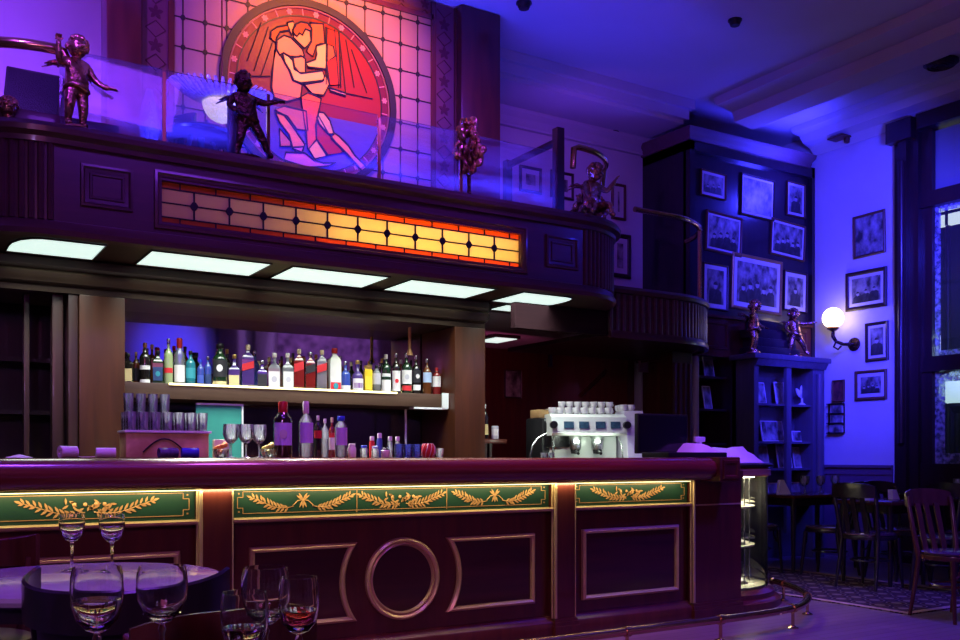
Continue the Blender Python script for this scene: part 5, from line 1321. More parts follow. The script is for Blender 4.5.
# black tray near the end of the bar, spray bottle, cloth, glasses
tx0, tx1 = on_bar(655, 5.0)[0], on_bar(713, 5.0)[0]
tag(MB().bbox(tx0, 4.86, CT, tx1, 5.14, CT + .038, .006).build('black_tray', blackp), 'flat black tray lying on right end of the bar', 'tray')
x, y = aY(700, 457, 5.32).x, 5.32
x = min(x, 4.84 + .5)
t = thing('spray_bottle', 'white trigger spray bottle standing near right end of bar', 'spray bottle', (x, y, 1.1025))
MB().lathe([(0, .001), (.034, .001), (.036, .01), (.036, .09), (.016, .125), (.014, .14)], (x, y, 1.1025), 18).build('body', GL['clear'], t)
MB().bbox(x - .06, y - .014, 1.1025 + .165, x + .045, y + .014, 1.1025 + .205, .008).tube([(x, y, 1.1025 + .135), (x, y, 1.1025 + .17)], .016, 12).build('spray_head', CP['white'], t)
MB().tube([(x - .03, y, 1.1025 + .165), (x - .038, y, 1.1025 + .13), (x - .028, y, 1.1025 + .105)], .006, 8).build('trigger', CP['white'], t)
# folded cloth on the case top
random.seed(4)
m = MB(); nx, ny = 16, 10; cx0, cx1, cy0, cy1 = 5.05, 5.82, 5.10, 5.75; vs = []
for s_ in (0, 1):
    for j in range(ny + 1):
        for i in range(nx + 1):
            u, v = i / nx, j / ny; x = cx0 + (cx1 - cx0) * u; y = cy0 + (cy1 - cy0) * v
            d = math.hypot(x - CX, y - CY)
            if d > .60: x = CX + (x - CX) * .60 / d; y = CY + (y - CY) * .60 / d
            hgt = .05 + .10 * math.exp(-((u - .25) / .28) ** 2) + .06 * math.exp(-((u - .8) / .2) ** 2) + .012 * math.sin(9 * u + 3 * v) + .008 * math.sin(17 * v + 5 * u)
            edge = min(u, 1 - u, v, 1 - v); vs.append((x, y, 1.1035 + (max(.004, hgt * min(1, edge * 6)) if s_ else 0)))
N_ = (nx + 1) * (ny + 1); fs = []
for j in range(ny):
    for i in range(nx):
        a = j * (nx + 1) + i; fs += [(a, a + nx + 1, a + nx + 2, a + 1), (N_ + a, N_ + a + 1, N_ + a + nx + 2, N_ + a + nx + 1)]
for i in range(nx): fs += [(i, i + 1, N_ + i + 1, N_ + i)]
m.add(vs, fs)
tag(m.build('folded_cloth', mat('pale_cloth', (.72, .62, .70), .85, noise=(5, (.66, .56, .64), (1, 1, 1)))), 'crumpled pale cloth lying on top of the display case', 'cloth')
p = aY(732, 453, 5.02)
t = thing('eyeglasses', 'pair of dark framed eyeglasses lying at the front of pale cloth', 'eyeglasses', (p.x, 5.06, 1.1035))
for s in (-1, 1):
    MB().tube([(p.x + s * .034 + .027 * math.cos(2 * PI * i / 16), 5.055, 1.1285 + .020 * math.sin(2 * PI * i / 16)) for i in range(16)], .0035, 6, closed=True).build('rim', blackp, t)
    MB().tube([(p.x + s * .062, 5.058, 1.135), (p.x + s * .066, 5.10, 1.135), (p.x + s * .06, 5.14, 1.125)], .003, 6).build('temple', blackp, t)
MB().tube([(p.x - .008, 5.055, 1.132), (p.x, 5.055, 1.136), (p.x + .008, 5.055, 1.132)], .003, 6).build('bridge', blackp, t)

# ------------------------------------------------------------------ framed pictures
FM = dict(dark=darkwood, gold=mat('gilt_frame', (.42, .25, .10), .35, metal=.6, noise=(8, (.34, .2, .08), (1, 1, 1))), brown=mat('brown_frame', (.13, .05, .025), .4, noise=(4, (.09, .035, .02), (1, 1, 1))), pale=mat('pale_frame', (.45, .42, .42), .5, noise=(4, (.4, .38, .38), (1, 1, 1))))
mount = mat('picture_mount', (.62, .60, .58), .8, noise=(6, (.56, .54, .52), (1, 1, 1)))
figl = mat('photo_light_tone', (.46, .44, .41), .4, noise=(14, (.34, .32, .30), (1, 1, 1))); figd = mat('photo_dark_tone', (.025, .025, .025), .4, noise=(14, (.06, .06, .06), (1, 1, 1)))
def picture(label, cx, cy, cz, w, h, rotz, tilt=0, fm='dark', fw=.03, mw=.05, group=None, name='framed_picture', cat='picture', tint=None, figs=0):
    """hangs facing local -Y, back at local y = 0"""
    t = thing(name, label, cat, (cx, cy, cz), 0, group); t.rotation_euler = (0, tilt, rotz)
    x, z = w / 2, h / 2
    MB().frame(-x, x, -z, z, 0, [(0, 0), (0, -.02), (fw * .3, -.028), (fw * .8, -.022), (fw, -.012), (fw, -.002)]).build('frame', FM[fm], t, local=True, smooth=False)
    if mw: MB().box(-x + fw * .9, -.010, -z + fw * .9, x - fw * .9, -.002, z - fw * .9).build('mount', mount, t, local=True)
    i = fw + mw
    ph = MB().box(-x + i, -.012, -z + i, x - i, -.0085 if mw else -.002, z - i)
    W2, H2 = 2 * (x - i), 2 * (z - i)
    for q in range(figs):                       # people in the old photograph: dark coats, pale faces
        u = (q + .5) / figs - .5; fx = u * W2 * .86; k = min(H2 * (.62 if figs == 1 else .5), W2 / figs * (1.25 if figs == 1 else 1.9)); zb = -z + i + .001; hz = zb + k * (1 + .12 * ((q * 7) % 3 - 1) * (figs > 1))
        sw = min(k * .42, W2 / (2 * figs) * .98)
        ph.prism([(fx - sw, -.0128, zb), (fx + sw, -.0128, zb), (fx + sw * .95, -.0128, hz - k * .42), (fx + sw * .5, -.0128, hz - k * .30), (fx - sw * .5, -.0128, hz - k * .30), (fx - sw * .95, -.0128, hz - k * .42)], (0, .0008, 0), 2)
        ph.prism([(fx + k * .13 * math.cos(a), -.0134, hz - k * .15 + k * .17 * math.sin(a)) for a in [2 * PI * j / 12 for j in range(12)]], (0, .0008, 0), 1)
        ph.prism([(fx + k * .14 * math.cos(a), -.0138, hz - k * .11 + k * .15 * math.sin(a)) for a in [PI * j / 8 for j in range(9)]], (0, .0006, 0), 2)
    ph.build('photograph', [tint or photom, figl, figd], t, local=True, smooth=False)
    return t
def wallpic(label, X0, Y0, X1, Y1, plane, val, **kw):
    """pixel box on a wall plane -> picture of that real size"""
    if plane == 'Y':
        a, b = aY(X0, (Y0 + Y1) / 2, val), aY(X1, (Y0 + Y1) / 2, val); c = aY((X0 + X1) / 2, (Y0 + Y1) / 2, val); w = b.x - a.x
        h = (Y1 - Y0) / scale_at((X0 + X1) / 2, val); h -= 0
        return picture(label, (a.x + b.x) / 2, val, c.z, w, h, 0, **kw)
    a, b = aX(X0, (Y0 + Y1) / 2, val), aX(X1, (Y0 + Y1) / 2, val); c = aX((X0 + X1) / 2, (Y0 + Y1) / 2, val)
    s = FPX / (val / ray((X0 + X1) / 2, 0)[0])
    return picture(label, val, (a.y + b.y) / 2, c.z, a.y - b.y, (Y1 - Y0) / s, -PI / 2, **kw)

# ------------------------------------------------------------------ tall wall cabinet with pictures
KX0, KX1, KY, KZ = 7.26, XW - .002, 7.44, 4.60
kb = thing('picture_cabinet', 'tall dark wooden wall unit with framed pictures, left of blue wall', 'cabinet', (8.2, 7.8, 0))
m = MB().box(KX0, KY, 2.35, KX0 + .07, YB - .002, KZ).box(KX1 - .05, KY, 0, KX1, YB - .002, KZ).box(KX0, KY, KZ - .12, KX1, YB - .002, KZ)
m.box(KX0, KY + .06, 2.70, KX1, KY + .10, KZ)
m.build('carcass', blackwood, kb)
MB().box(KX0, KY, 0, KX0 + .06, YB - .002, 2.35).build('side_panel', wood, kb)
m = MB().sweep([(KX0, YB - .01, -1, 0), (KX0, KY, -.7, -.7), (KX1 - .11, KY, 0, -1)], [(0, KZ - .02), (.03, KZ - .02), (.05, KZ + .03), (.10, KZ + .06), (.12, KZ + .10), (0, KZ + .10)])
m.build('cornice', mat('cabinet_cornice', (.10, .05, .06), .5, noise=(2, (.13, .07, .08), H_)), kb)
MB().box(KX0, KY + .02, 2.26, KX1, KY + .058, 2.69).build('middle_panel', wood, kb)
for x0, x1 in ((7.32, 7.86), (8.72, 9.18)): MB().frame(x0, x1, 2.34, 2.65, KY + .02, [(0, 0), (.004, -.016), (.03, -.016), (.04, 0)]).build('panel_moulding', wood, kb)
MB().box(KX0 - .02, KY - .03, 2.685, KX1 - .06, KY + .055, 2.712).build('ledge', wood, kb)
m = MB().box(KX0 + .06, YB - .1, 0, KX1 - .05, YB - .06, 2.26)
m.build('shelf_back', blackwood, kb)
for z in (.75, 1.28, 1.66, 2.02): MB().box(KX0 + .06, KY + .06, z, 7.90, YB - .1, z + .025).build('shelf', darkwood, kb)
MB().box(7.88, KY, 0, 7.96, YB - .06, 2.26).build('divider', darkwood, kb)
PG = 'pictures on the wall unit'
PY = KY + .058
for lb, b, kw in [
    ('small framed photograph, upper left on the tall wall unit', (700, 172, 725, 198), dict(figs=3, tilt=.03, fm='brown', fw=.015, mw=.03)),
    ('square framed photograph, top middle on the tall wall unit', (740, 177, 773.5, 218), dict(tilt=.03, fm='dark', fw=.02, mw=.025)),
    ('narrow framed portrait, upper right on the tall wall unit', (786, 183, 804, 217), dict(figs=1, tilt=.02, fm='brown', fw=.015, mw=.03)),
    ('brown framed photograph, middle left on the tall wall unit', (705, 214, 741, 254), dict(figs=4, tilt=.05, fm='brown', fw=.028, mw=.02)),
    ('framed photograph, middle right on the tall wall unit', (770, 222, 804, 258), dict(figs=5, tilt=.06, fm='brown', fw=.02, mw=.025)),
    ('narrow dark framed photograph, lower left on the tall wall unit', (702, 264, 727, 310), dict(figs=1, tilt=.02, fm='dark', fw=.02, mw=.045)),
    ('largest picture, gilt framed, on lower middle of wall unit', (731, 257, 781, 312), dict(figs=5, tilt=.035, fm='gold', fw=.035, mw=.05)),
    ('narrow dark framed portrait, lower right on the tall wall unit', (783, 272, 806, 312), dict(figs=1, tilt=.03, fm='dark', fw=.02, mw=.045))]:
    wallpic(lb, *b, 'Y', PY, group=PG, **kw)
# boxes on the ledge between the cherubs
bx0, bx1 = 8.02, 8.72
for i, (a, b, y0, z0, z1, lb) in enumerate([(0, 0, 7.18, 2.282, 2.375, 'lowest dark box of the stack between the two cabinet cherubs'), (.05, -.02, 7.22, 2.376, 2.475, 'second dark box up in the stack between the cabinet cherubs'), (.0, -.06, 7.24, 2.476, 2.575, 'third dark box up in the stack between the cabinet cherubs'), (.10, -.01, 7.26, 2.576, 2.675, 'topmost dark box of the stack between the cabinet cherubs')]):
    tag(MB().bbox(bx0 + a, y0, z0, bx1 + b, 7.44, z1, .008).build('storage_box', blackwood), lb, 'box', 'boxes on the display cabinet')
# lower display cabinet standing forward
DX0, DX1, DY = 7.90, 9.06, 7.12
dcab = thing('display_cabinet', 'open blue lit display cabinet with picture cards below the cherubs', 'cabinet', (8.45, 7.28, 0))
cabw = mat('cabinet_wood', (.075, .065, .085), .32, coat=.3, noise=(2, (.10, .085, .11), V_))
MB().box(DX0, DY, 0, DX0 + .07, 7.43, 2.22).box(DX1 - .20, DY, 0, DX1, 7.43, 2.22).box(DX0, 7.38, 0, DX1, 7.43, 2.22).build('carcass', cabw, dcab)
MB().bbox(DX0 - .06, DY - .07, 2.22, DX1 + .04, 7.43, 2.28, .012).sweep([(DX0, DY, 0, -1), (DX1, DY, 0, -1)], [(0, 2.15), (.02, 2.15), (.05, 2.20), (.06, 2.22), (0, 2.22)]).build('top', cabw, dcab)
for z in (.60, 1.00, 1.30, 1.72): MB().box(DX0 + .07, DY + .03, z, DX1 - .2, 7.38, z + .025).build('shelf', cabw, dcab)
MB().box(8.42, DY + .0, .3, 8.50, DY + .04, 2.15).build('stile', cabw, dcab)
m = MB().tube([(DX1 - .1, DY - .012, .2), (DX1 - .1, DY - .012, 2.1)], .05, 12); m.build('corner_column', cabw, dcab)
# cherubs on the cabinet
for px, yb, lb, ps, mt_ in ((740, 372, 'dark bronze cherub left of the stacked boxes on wall unit', 'stand', bronze), (797, 358, 'bronze cherub right of the stacked boxes on display cabinet', 'stride', bronze)):
    if px == 740:
        p = aY(px, 350, 7.08); cherub('cherub_statue', lb, (max(p.x, 7.90), 7.13, 2.283), .5, ps, mt_, .58)
    else:
        p = aY(px, 350, 7.14); cherub('cherub_statue', lb, (p.x, 7.17, 2.283), -.4, ps, mt_, .55)
# picture cards and books on the shelves
def cardbox(label, b, Y, z, lean=.18, mt=None, grp='cards and books on the shelves', kind='picture_card', cat='picture card', th=.012, tilt=0):
    px0, py0, px1, py1 = b; a, c = aY(px0, (py0 + py1) / 2, Y), aY(px1, (py0 + py1) / 2, Y); h = (py1 - py0) / scale_at((px0 + px1) / 2, Y)
    t = thing(kind, label, cat, ((a.x + c.x) / 2, Y, z), 0, grp); t.rotation_euler = (-lean, tilt, 0); w = c.x - a.x
    MB().box(-w / 2, 0, 0, w / 2, th, h).build('backing', mount, t, local=True)
    MB().box(-w / 2 + .012, -.002, .012, w / 2 - .012, -.0005, h - .012).build('picture', mt or photom, t, local=True)
    return t
L1, L2 = 7.62, 7.27
for lb, b, Y, z in [
    ('small upright card at left on upper shelf of rear bookcase', (705, 363, 715, 384), L1, 2.046),
    ('wide card at right on upper shelf of rear bookcase', (724, 364, 744, 384), L1, 2.046),
    ('small upright card at left on middle shelf of rear bookcase', (705, 390, 713, 414), L1, 1.686),
    ('wide dark card at right on middle shelf of rear bookcase', (723, 389, 748, 414), L1, 1.686),
    ('card at left on top shelf of the display cabinet', (757, 365, 767, 387), L2, 1.746),
    ('pale card at right of stile on top shelf of display cabinet', (777, 365, 790, 388), L2, 1.746),
    ('white framed landscape card on second shelf of display cabinet', (763, 392, 785, 413), L2, 1.326),
    ('round emblem card at right on second shelf of display cabinet', (793, 404, 806, 415), L2, 1.326),
    ('card at left on third shelf of the display cabinet', (759, 418, 770, 441), L2, 1.026),
    ('pair card in the middle of third shelf of display cabinet', (779, 418, 793, 443), L2, 1.026),
    ('card at right on third shelf of the display cabinet', (795, 424, 808, 445), L2, 1.026),
    ('leaning card at left on lowest shelf of display cabinet', (770, 449, 783, 470), L2, .626),
    ('leaning card at right on lowest shelf of display cabinet', (790, 449, 804, 470), L2, .626)]:
    cardbox(lb, b, Y, z)
x = aY(802, 380, L2).x
t = thing('pale_emblem', 'small pale three pointed emblem standing on top shelf of display cabinet', 'ornament', (x, L2, 1.746))
m = MB().lathe([(0, 0), (.05, 0), (.05, .01), (.015, .03), (.012, .08)], (x, L2, 1.746), 14)
for a in (-.7, 0, .7): leaf_xz(m, x, L2, 1.746 + .08, PI / 2 + a, .15, .06, .012)
m.build('body', white, t)

# ------------------------------------------------------------------ right wall: pictures, globe sconce
WG = 'pictures on the blue wall'
for lb, b, kw in [
    ('topmost framed picture on the blue right wall', (854, 213, 886, 256), dict(fm='brown', fw=.03, mw=.0, tilt=-.02)),
    ('large dark framed photograph, second from top on blue wall', (846.5, 270, 887.5, 309), dict(figs=3, fm='dark', fw=.045, mw=.035)),
    ('upright dark framed photograph, third from top on blue wall', (866, 322, 889, 361), dict(figs=1, fm='dark', fw=.035, mw=.03, tilt=-.01)),
    ('lowest framed photograph on the blue right wall', (855.5, 370, 887.5, 400), dict(figs=4, fm='brown', fw=.035, mw=.04))]:
    wallpic(lb, *b, 'X', XW - .002, group=WG, **kw)
p = aX(833, 318, XW - .22)
sc = thing('globe_sconce', 'lit white globe wall sconce on dark metal bracket', 'lamp', (XW, p.y, p.z - .3))
MB().sphere(p, .118, 26, 16).build('globe', mat('globe_glass', (.9, .9, .85), .3, emit=(1, .78, .55), estr=6), sc)
MB().lathe([(.0, -.15), (.03, -.15), (.07, -.12), (.06, -.10), (.0, -.095)], p, 20).build('gallery', darkbrass, sc)
q = Vector((XW - .03, p.y - .12, p.z - .30))
m = MB().tube([p + Vector((0, 0, -.15)), p + Vector((0, 0, -.21)), p + Vector((.03, -.02, -.27)), p + Vector((.10, -.06, -.30)), q], [.018, .022, .02, .02, .022], 12)
m.tube([p + Vector((.03, -.02, -.27)), p + Vector((.01, 0, -.33)), p + Vector((.05, -.03, -.36)), p + Vector((.08, -.05, -.32))], .012, 8)
m.build('bracket', darkbronze, sc)
MB().lathe([(0, 0), (.07, 0), (.06, .02), (.03, .03), (0, .03)], (0, 0, 0), 20).v
m = MB(); k = 20
m.add([(XW - .002 - d, q.y + r * math.cos(2 * PI * j / k), q.z + r * math.sin(2 * PI * j / k)) for r, d in ((.08, 0), (.075, .015), (.04, .03), (.001, .032)) for j in range(k)], [(i * k + j, i * k + (j + 1) % k, (i + 1) * k + (j + 1) % k, (i + 1) * k + j) for i in range(3) for j in range(k)])
m.build('wall_plate', darkbronze, sc)
# plaque, card rack and small notice below
wallpic('small reddish framed plaque on the wall beside display cabinet', 833, 380, 845, 402, 'X', XW - .002, fm='brown', fw=.02, mw=0, name='wall_plaque', cat='plaque', tint=mat('plaque_red', (.22, .06, .05), .5, noise=(14, (.03, .01, .02), (1, 1, 1))))
a, b = aX(829, 420, XW), aX(845, 420, XW); zt, zb = aX(837, 404, XW).z, aX(837, 433, XW).z
t = thing('card_rack', 'narrow wire card rack on the blue wall under reddish plaque', 'rack', (XW - .03, (a.y + b.y) / 2, zb))
m = MB(); y0, y1 = b.y, a.y
for i in range(4):
    z = zt + (zb - zt) * i / 3; m.box(XW - .05, y0, z - .006, XW - .001, y1, z + .006)
m.box(XW - .012, y0, zb, XW - .001, y0 + .012, zt).box(XW - .012, y1 - .012, zb, XW - .001, y1, zt); m.build('wire_frame', blackp, t)
m = MB()
for i in range(3):
    z = zb + (zt - zb) * i / 3; m.box(XW - .040, y0 + .02, z + .008, XW - .030, y1 - .03 - .02 * i, z + (zt - zb) * .28)
m.build('cards', photom, t)
# pictures on the mezzanine wall and below
wallpic('left of two small dark framed pictures behind balcony glass', 519, 167, 541, 193, 'Y', YB - .002, fm='dark', fw=.03, mw=.05, group='pictures on the mezzanine wall')
wallpic('right of two small dark framed pictures behind balcony glass', 550, 172, 573, 199, 'Y', YB - .002, fm='dark', fw=.03, mw=.05, group='pictures on the mezzanine wall')
wallpic('small framed picture behind seated cherub on the mezzanine wall', 611, 184, 625, 220, 'Y', YB - .002, fm='brown', fw=.03, mw=.06, group='pictures on the mezzanine wall')
wallpic('black framed picture on mezzanine wall above the stair landing', 609, 234, 630, 278, 'Y', YB - .002, fm='dark', fw=.05, mw=.06, group='pictures on the mezzanine wall')
wallpic('small pale picture on the dark wall right of the oak column', 504, 370, 521, 398, 'Y', 9.798, fm='dark', fw=.015, mw=0)
wallpic('dim blue poster on the dark wall under the stair landing', 548, 345, 566, 368, 'Y', 9.798, fm='dark', fw=.015, mw=0, name='wall_poster', cat='poster', tint=mat('blue_poster', (.05, .07, .20), .6, noise=(6, (.03, .04, .12), (1, 1, 1))))
p0, p1 = aY(640, 372, 8.1), aY(667, 345, 8.1)
tag(MB().bbox(p0.x, 8.1, p0.z, p1.x, 8.13, p1.z, .004).build('notice_panel', mat('mauve_panel', (.5, .26, .38), .5, noise=(3, (.24, .11, .17), (1, 1, 1)))), 'mauve square notice panel hanging beside fluted pilaster', 'panel')
p0, p1 = aY(598, 353, 8.0), aY(640, 347, 8.0)
tag(MB().box(p0.x, 8.0, p0.z, p1.x, 8.12, p0.z + .06).build('wall_bracket_rail', mat('red_wood_rail', (.22, .03, .035), .3, coat=.4, noise=(2, (.28, .05, .05), H_))), 'short red wooden rail under the stair landing', 'rail')
a, b = aY(580, 396, 8.6), aY(606, 371, 8.6)
tag(MB().tube([a, b], .03, 10).build('stair_handrail', wood), 'dark sloping stair handrail below the landing', 'handrail')
# counter at the back and small shelf right of the column, with bottles
t = thing('side_shelf', 'small dark wooden shelf right of the back bar column', 'shelf', (4.42, 7.05, 0))
MB().bbox(4.226, 7.02, 1.27, 4.62, 7.30, 1.31, .004).build('board', wood, t)
m = MB()
for i in range(5): m.box(4.24 + .052 * i, 7.04, 0, 4.265 + .052 * i, 7.28, 1.27)
m.build('slats', darkwood, t)
x = aY(487, 400, 7.05).x; bottle('slim bottle with yellow label on the small side shelf', x + .01, 7.10, 1.311, .31, .058, 'dark', 'white', lab='cream', l0=.12, l1=.42, group='bottles on the side shelf')
x = aY(498, 400, 7.05).x; jar_t = thing('white_tin', 'round white tin on the small side shelf', 'tin', (x, 7.10, 1.311)); MB().lathe([(0, .001), (.032, .001), (.033, .008), (.033, .11), (.03, .118), (0, .12)], (x, 7.10, 1.311), 18).build('body', LB['grey'], jar_t); MB().lathe([(.0335, .03), (.0335, .09)], (x, 7.10, 1.311), 18).build('label', LB['white'], jar_t)
t = thing('corridor_light', 'small lit ceiling panel in the dark room behind right column', 'light', (4.9, 9.0, 2.44))
p0, p1 = aZ(484, 340, 2.455), aZ(505, 341.5, 2.455)
MB().box(min(p0.x, p1.x) - .0, p0.y - .25, 2.452, max(p0.x, p1.x), p0.y + .15, 2.458).build('diffuser', lightm, t)
MB().box(min(p0.x, p1.x) - .03, p0.y - .28, 2.458, max(p0.x, p1.x) + .03, p0.y + .18, 2.490).build('frame', darkwood, t)

# ------------------------------------------------------------------ ceiling fittings
def puck(label, px, py, z, r, mt, name='smoke_detector', cat='detector', h=.05, grp=None):
    p = aZ(px, py, z); t = thing(name, label, cat, (p.x, p.y, z), 0, grp)
    MB().lathe([(r * 1.1, -.001), (r * 1.1, -h * .3), (r * .8, -h), (0, -h)], (p.x, p.y, z), 20).build('body', mt, t)
    MB().lathe([(r * 1.25, -.0005), (r * 1.25, -.008), (r * 1.1, -.008)], (p.x, p.y, z), 20).build('rim', mt, t)
puck('small dark smoke detector on the ceiling above the landing', 735, 20, CZ - .001, .05, blackp)
puck('small dark detector at top edge of ceiling right of the red post', 524, 3, CZ - .001, .055, blackp)
puck('left of two recessed dark downlights in the rear soffit', 540, 119, 4.759, .055, blackp, 'downlight', 'light', .012, 'downlights in the soffit')
puck('right of two recessed dark downlights in the rear soffit', 613, 132, 4.759, .055, blackp, 'downlight', 'light', .012, 'downlights in the soffit')
p = aZ(941, 60, 4.86); t = thing('air_vent', 'round dark slotted air vent in the ceiling near right edge', 'vent', (p.x, p.y, CZ))
p = aZ(941, 62, CZ - .004)
if p.x > 8.86: p.x = 8.75
m = MB().lathe([(.0, -.001), (.16, -.001), (.16, -.02), (.13, -.035), (0, -.035)], (p.x, p.y, CZ - .001), 28); m.build('body', blackp, t)
m = MB()
for r in (.05, .09, .125): m.tube([(p.x + r * math.cos(2 * PI * i / 24), p.y + r * math.sin(2 * PI * i / 24), CZ - .04) for i in range(24)], .008, 6, closed=True)
m.build('rings', darkwood, t)
p = aZ(838, 139, 4.70); 
p = aX(839, 139, XW - .14)
t = thing('wall_sensor', 'small flat sensor on the blue wall just under the ceiling', 'sensor', (XW, p.y, p.z))
MB().bbox(XW - .22, p.y - .12, p.z, XW - .002, p.y + .10, p.z + .018, .006).build('plate', FM['brown'], t)
MB().lathe([(0, -.06), (.03, -.05), (.035, 0), (0, 0)], (XW - .08, p.y - .06, p.z), 14).build('sensor_head', FM['brown'], t)

# ------------------------------------------------------------------ right-hand dining area
rug = MB(); rug.box(6.24, 4.17, .0005, 7.7, 6.7, .010)
rg_ = tag(rug.build('patterned_rug', rug_mat()), 'dark patterned oriental rug with pale border on floor at right', 'rug')
rb_ = MB()
for x0, y0, x1, y1 in ((6.24, 4.17, 7.7, 4.23), (6.24, 6.64, 7.7, 6.7), (6.24, 4.23, 6.30, 6.64), (7.64, 4.23, 7.7, 6.64)): rb_.box(x0, y0, .010, x1, y1, .0115)
bo = rb_.build('border', mat('rug_border', (.42, .28, .24), .95, spec=.1, noise=(40, (.28, .16, .15), (1, 1, 1))), rg_)
bo.matrix_parent_inverse = Matrix.Identity(4)
def dining_table(label, x, y, rot, w, d, h=.76):
    t = thing('dining_table', label, 'table', (x, y, 0), rot)
    MB().bbox(-w / 2, -d / 2, h - .035, w / 2, d / 2, h, .01).build('tabletop', chairwood, t, local=True)
    MB().box(-w / 2 + .05, -d / 2 + .05, h - .11, w / 2 - .05, d / 2 - .05, h - .036).build('apron', blackwood, t, local=True)
    for sx in (-1, 1):
        for sy in (-1, 1):
            MB().tube([(sx * (w / 2 - .07), sy * (d / 2 - .07), 0), (sx * (w / 2 - .07), sy * (d / 2 - .07), h - .04)], [.018, .028], 10).build('leg', blackwood, t, local=True)
    return t
dining_table('dark dining table against the display cabinet, laid with glasses', 7.98, 6.50, 0, 1.1, .62, .775)
dining_table('dark dining table in the middle of the right-hand chairs', 7.62, 5.35, 0, .62, .62, .76)
dining_table('dark dining table under the etched shop window', 8.75, 5.2, 0, .7, .8, .76)
random.seed(9)
ch0 = thing('bentwood_chair', 'glossy brown bentwood chair nearest the viewer at right edge', 'chair', (6.38, 3.91, 0), math.radians(166), 'dining chairs on the right')
simple_chair(ch0, chairwood, mat('chair_seat', (.10, .05, .06), .22, coat=.4, noise=(4, (.07, .035, .045), (1, 1, 1))), hb=.89)
DD = {}
def darkdata(me):
    if me.name not in DD:
        d = me.copy(); d.materials[0] = blackwood; DD[me.name] = d
    return DD[me.name]
lbs = [('dark bentwood chair on the rug with its back to the bar', 7.22, 5.20, -1.5), ('dark bentwood chair at far side of the middle table', 7.55, 5.86, 2.9), ('dark bentwood chair before the laid table, left one', 7.68, 5.98, .25),
       ('dark bentwood chair at left end of the laid table', 7.16, 6.45, -1.35), ('dark bentwood chair behind the nearest brown chair', 7.55, 4.72, .15), ('dark bentwood chair beside the shop window table', 8.28, 5.0, -1.4), ('dark bentwood chair below the shop window at far right', 8.75, 4.55, .1)]
for lb, x, y, r in lbs:
    if lb.startswith('dark bentwood chair at far side'): x, y = 8.02, 5.48
    o = copy_tree(ch0); o.location = (x, y, .0115 if 6.5 < x < 7.5 and y < 6.5 else 0); o.rotation_euler.z = r; tag(o, lb)
    for c_ in o.children:
        if c_.name.split('.')[0] != 'seat': c_.data = darkdata(c_.data)
# glasses, napkins and stand on the laid table
g0 = None
pts = [(798, 'leftmost wine glass on the laid table'), (806, 'second wine glass from left on the laid table'), (814, 'third wine glass from left on the laid table'), (822, 'fourth wine glass from left on the laid table'), (829, 'fifth wine glass from left on the laid table'), (836, 'rightmost wine glass on the laid table')]
for i, (px, lb) in enumerate(pts):
    p = aZ(px, 489, .776); x = min(8.45, max(7.5, aY(px, 480, 6.5).x)); y = 6.42 + .09 * (i % 2)
    if g0 is None:
        g0 = thing('wine_glass', lb, 'glass', (x, y, .7755), 0, 'glasses on the laid table'); stem_parts(g0, 1.0, tumblerglass)
    else:
        o = copy_tree(g0); o.location = (x, y, .7755); o['label'] = lb
x = aY(785, 480, 6.4).x
t = thing('folded_napkin', 'folded white napkin standing at left of the laid table', 'napkin', (x, 6.40, .7755)); MB().prism([(x - .09, 6.40, .776), (x + .09, 6.40, .776), (x + .02, 6.43, .92), (x - .03, 6.43, .92)], (0, .035, 0)).build('body', paper, t)
for i, (px, py, lb) in enumerate([(854, 484, 'small white folded napkin on the middle table, left'), (888, 484, 'small white folded napkin on the middle table, right')]):
    X = 7.45 + .34 * i; 
    t = thing('folded_napkin', lb, 'napkin', (X, 5.35, .761), 0, 'napkins on the middle table'); MB().prism([(X - .05, 5.33, .7612), (X + .05, 5.33, .7612), (X + .03, 5.35, .85), (X - .03, 5.35, .85)], (0, .05, 0)).build('body', paper, t)
for i, (X, Y, lb) in enumerate([(8.55, 5.1, 'wine glass on the window table, nearest the chair'), (8.70, 5.3, 'wine glass in the middle of the window table'), (8.92, 5.05, 'wine glass on the window table close to the pane'), (8.72, 4.98, 'wine glass at the front of the window table')]):
    o = copy_tree(g0); o.location = (X, Y, .7605); tag(o, lb, None, 'glasses on the window table')

# ------------------------------------------------------------------ foreground tables, chairs and glasses
c = aT(78, 457, 3.12)
rt = thing('marble_table', 'round cafe table with pale marble top in left foreground', 'table', (c.x, c.y, 0))
MB().lathe([(0, .715), (.44, .715), (.455, .722), (.46, .735), (.455, .748), (.445, .75), (0, .75)], (0, 0, 0), 48).build('tabletop', stone, rt, local=True)
MB().lathe([(.40, .67), (.43, .67), (.43, .714), (.40, .714)], (0, 0, 0), 40).build('apron', blackwood, rt, local=True)
MB().lathe([(.27, 0), (.27, .02), (.20, .045), (.06, .08), (.045, .12), (.04, .5), (.055, .62), (.12, .67), (.12, .714), (0, .714)], (0, 0, 0), 28).build('pedestal', blackp, rt, local=True)
for px, t_, lb in ((72, 3.30, 'wine glass on the marble table, left one'), (112, 3.28, 'wine glass on the marble table, right one')):
    p = aT(px, 457, t_)
    t = thing('wine_glass', lb, 'glass', (p.x, p.y, .7505), .3, 'glasses on the marble table'); stem_parts(t, 1.06, glass, water, .55, rb=.041, hb=.095, hs=.095)
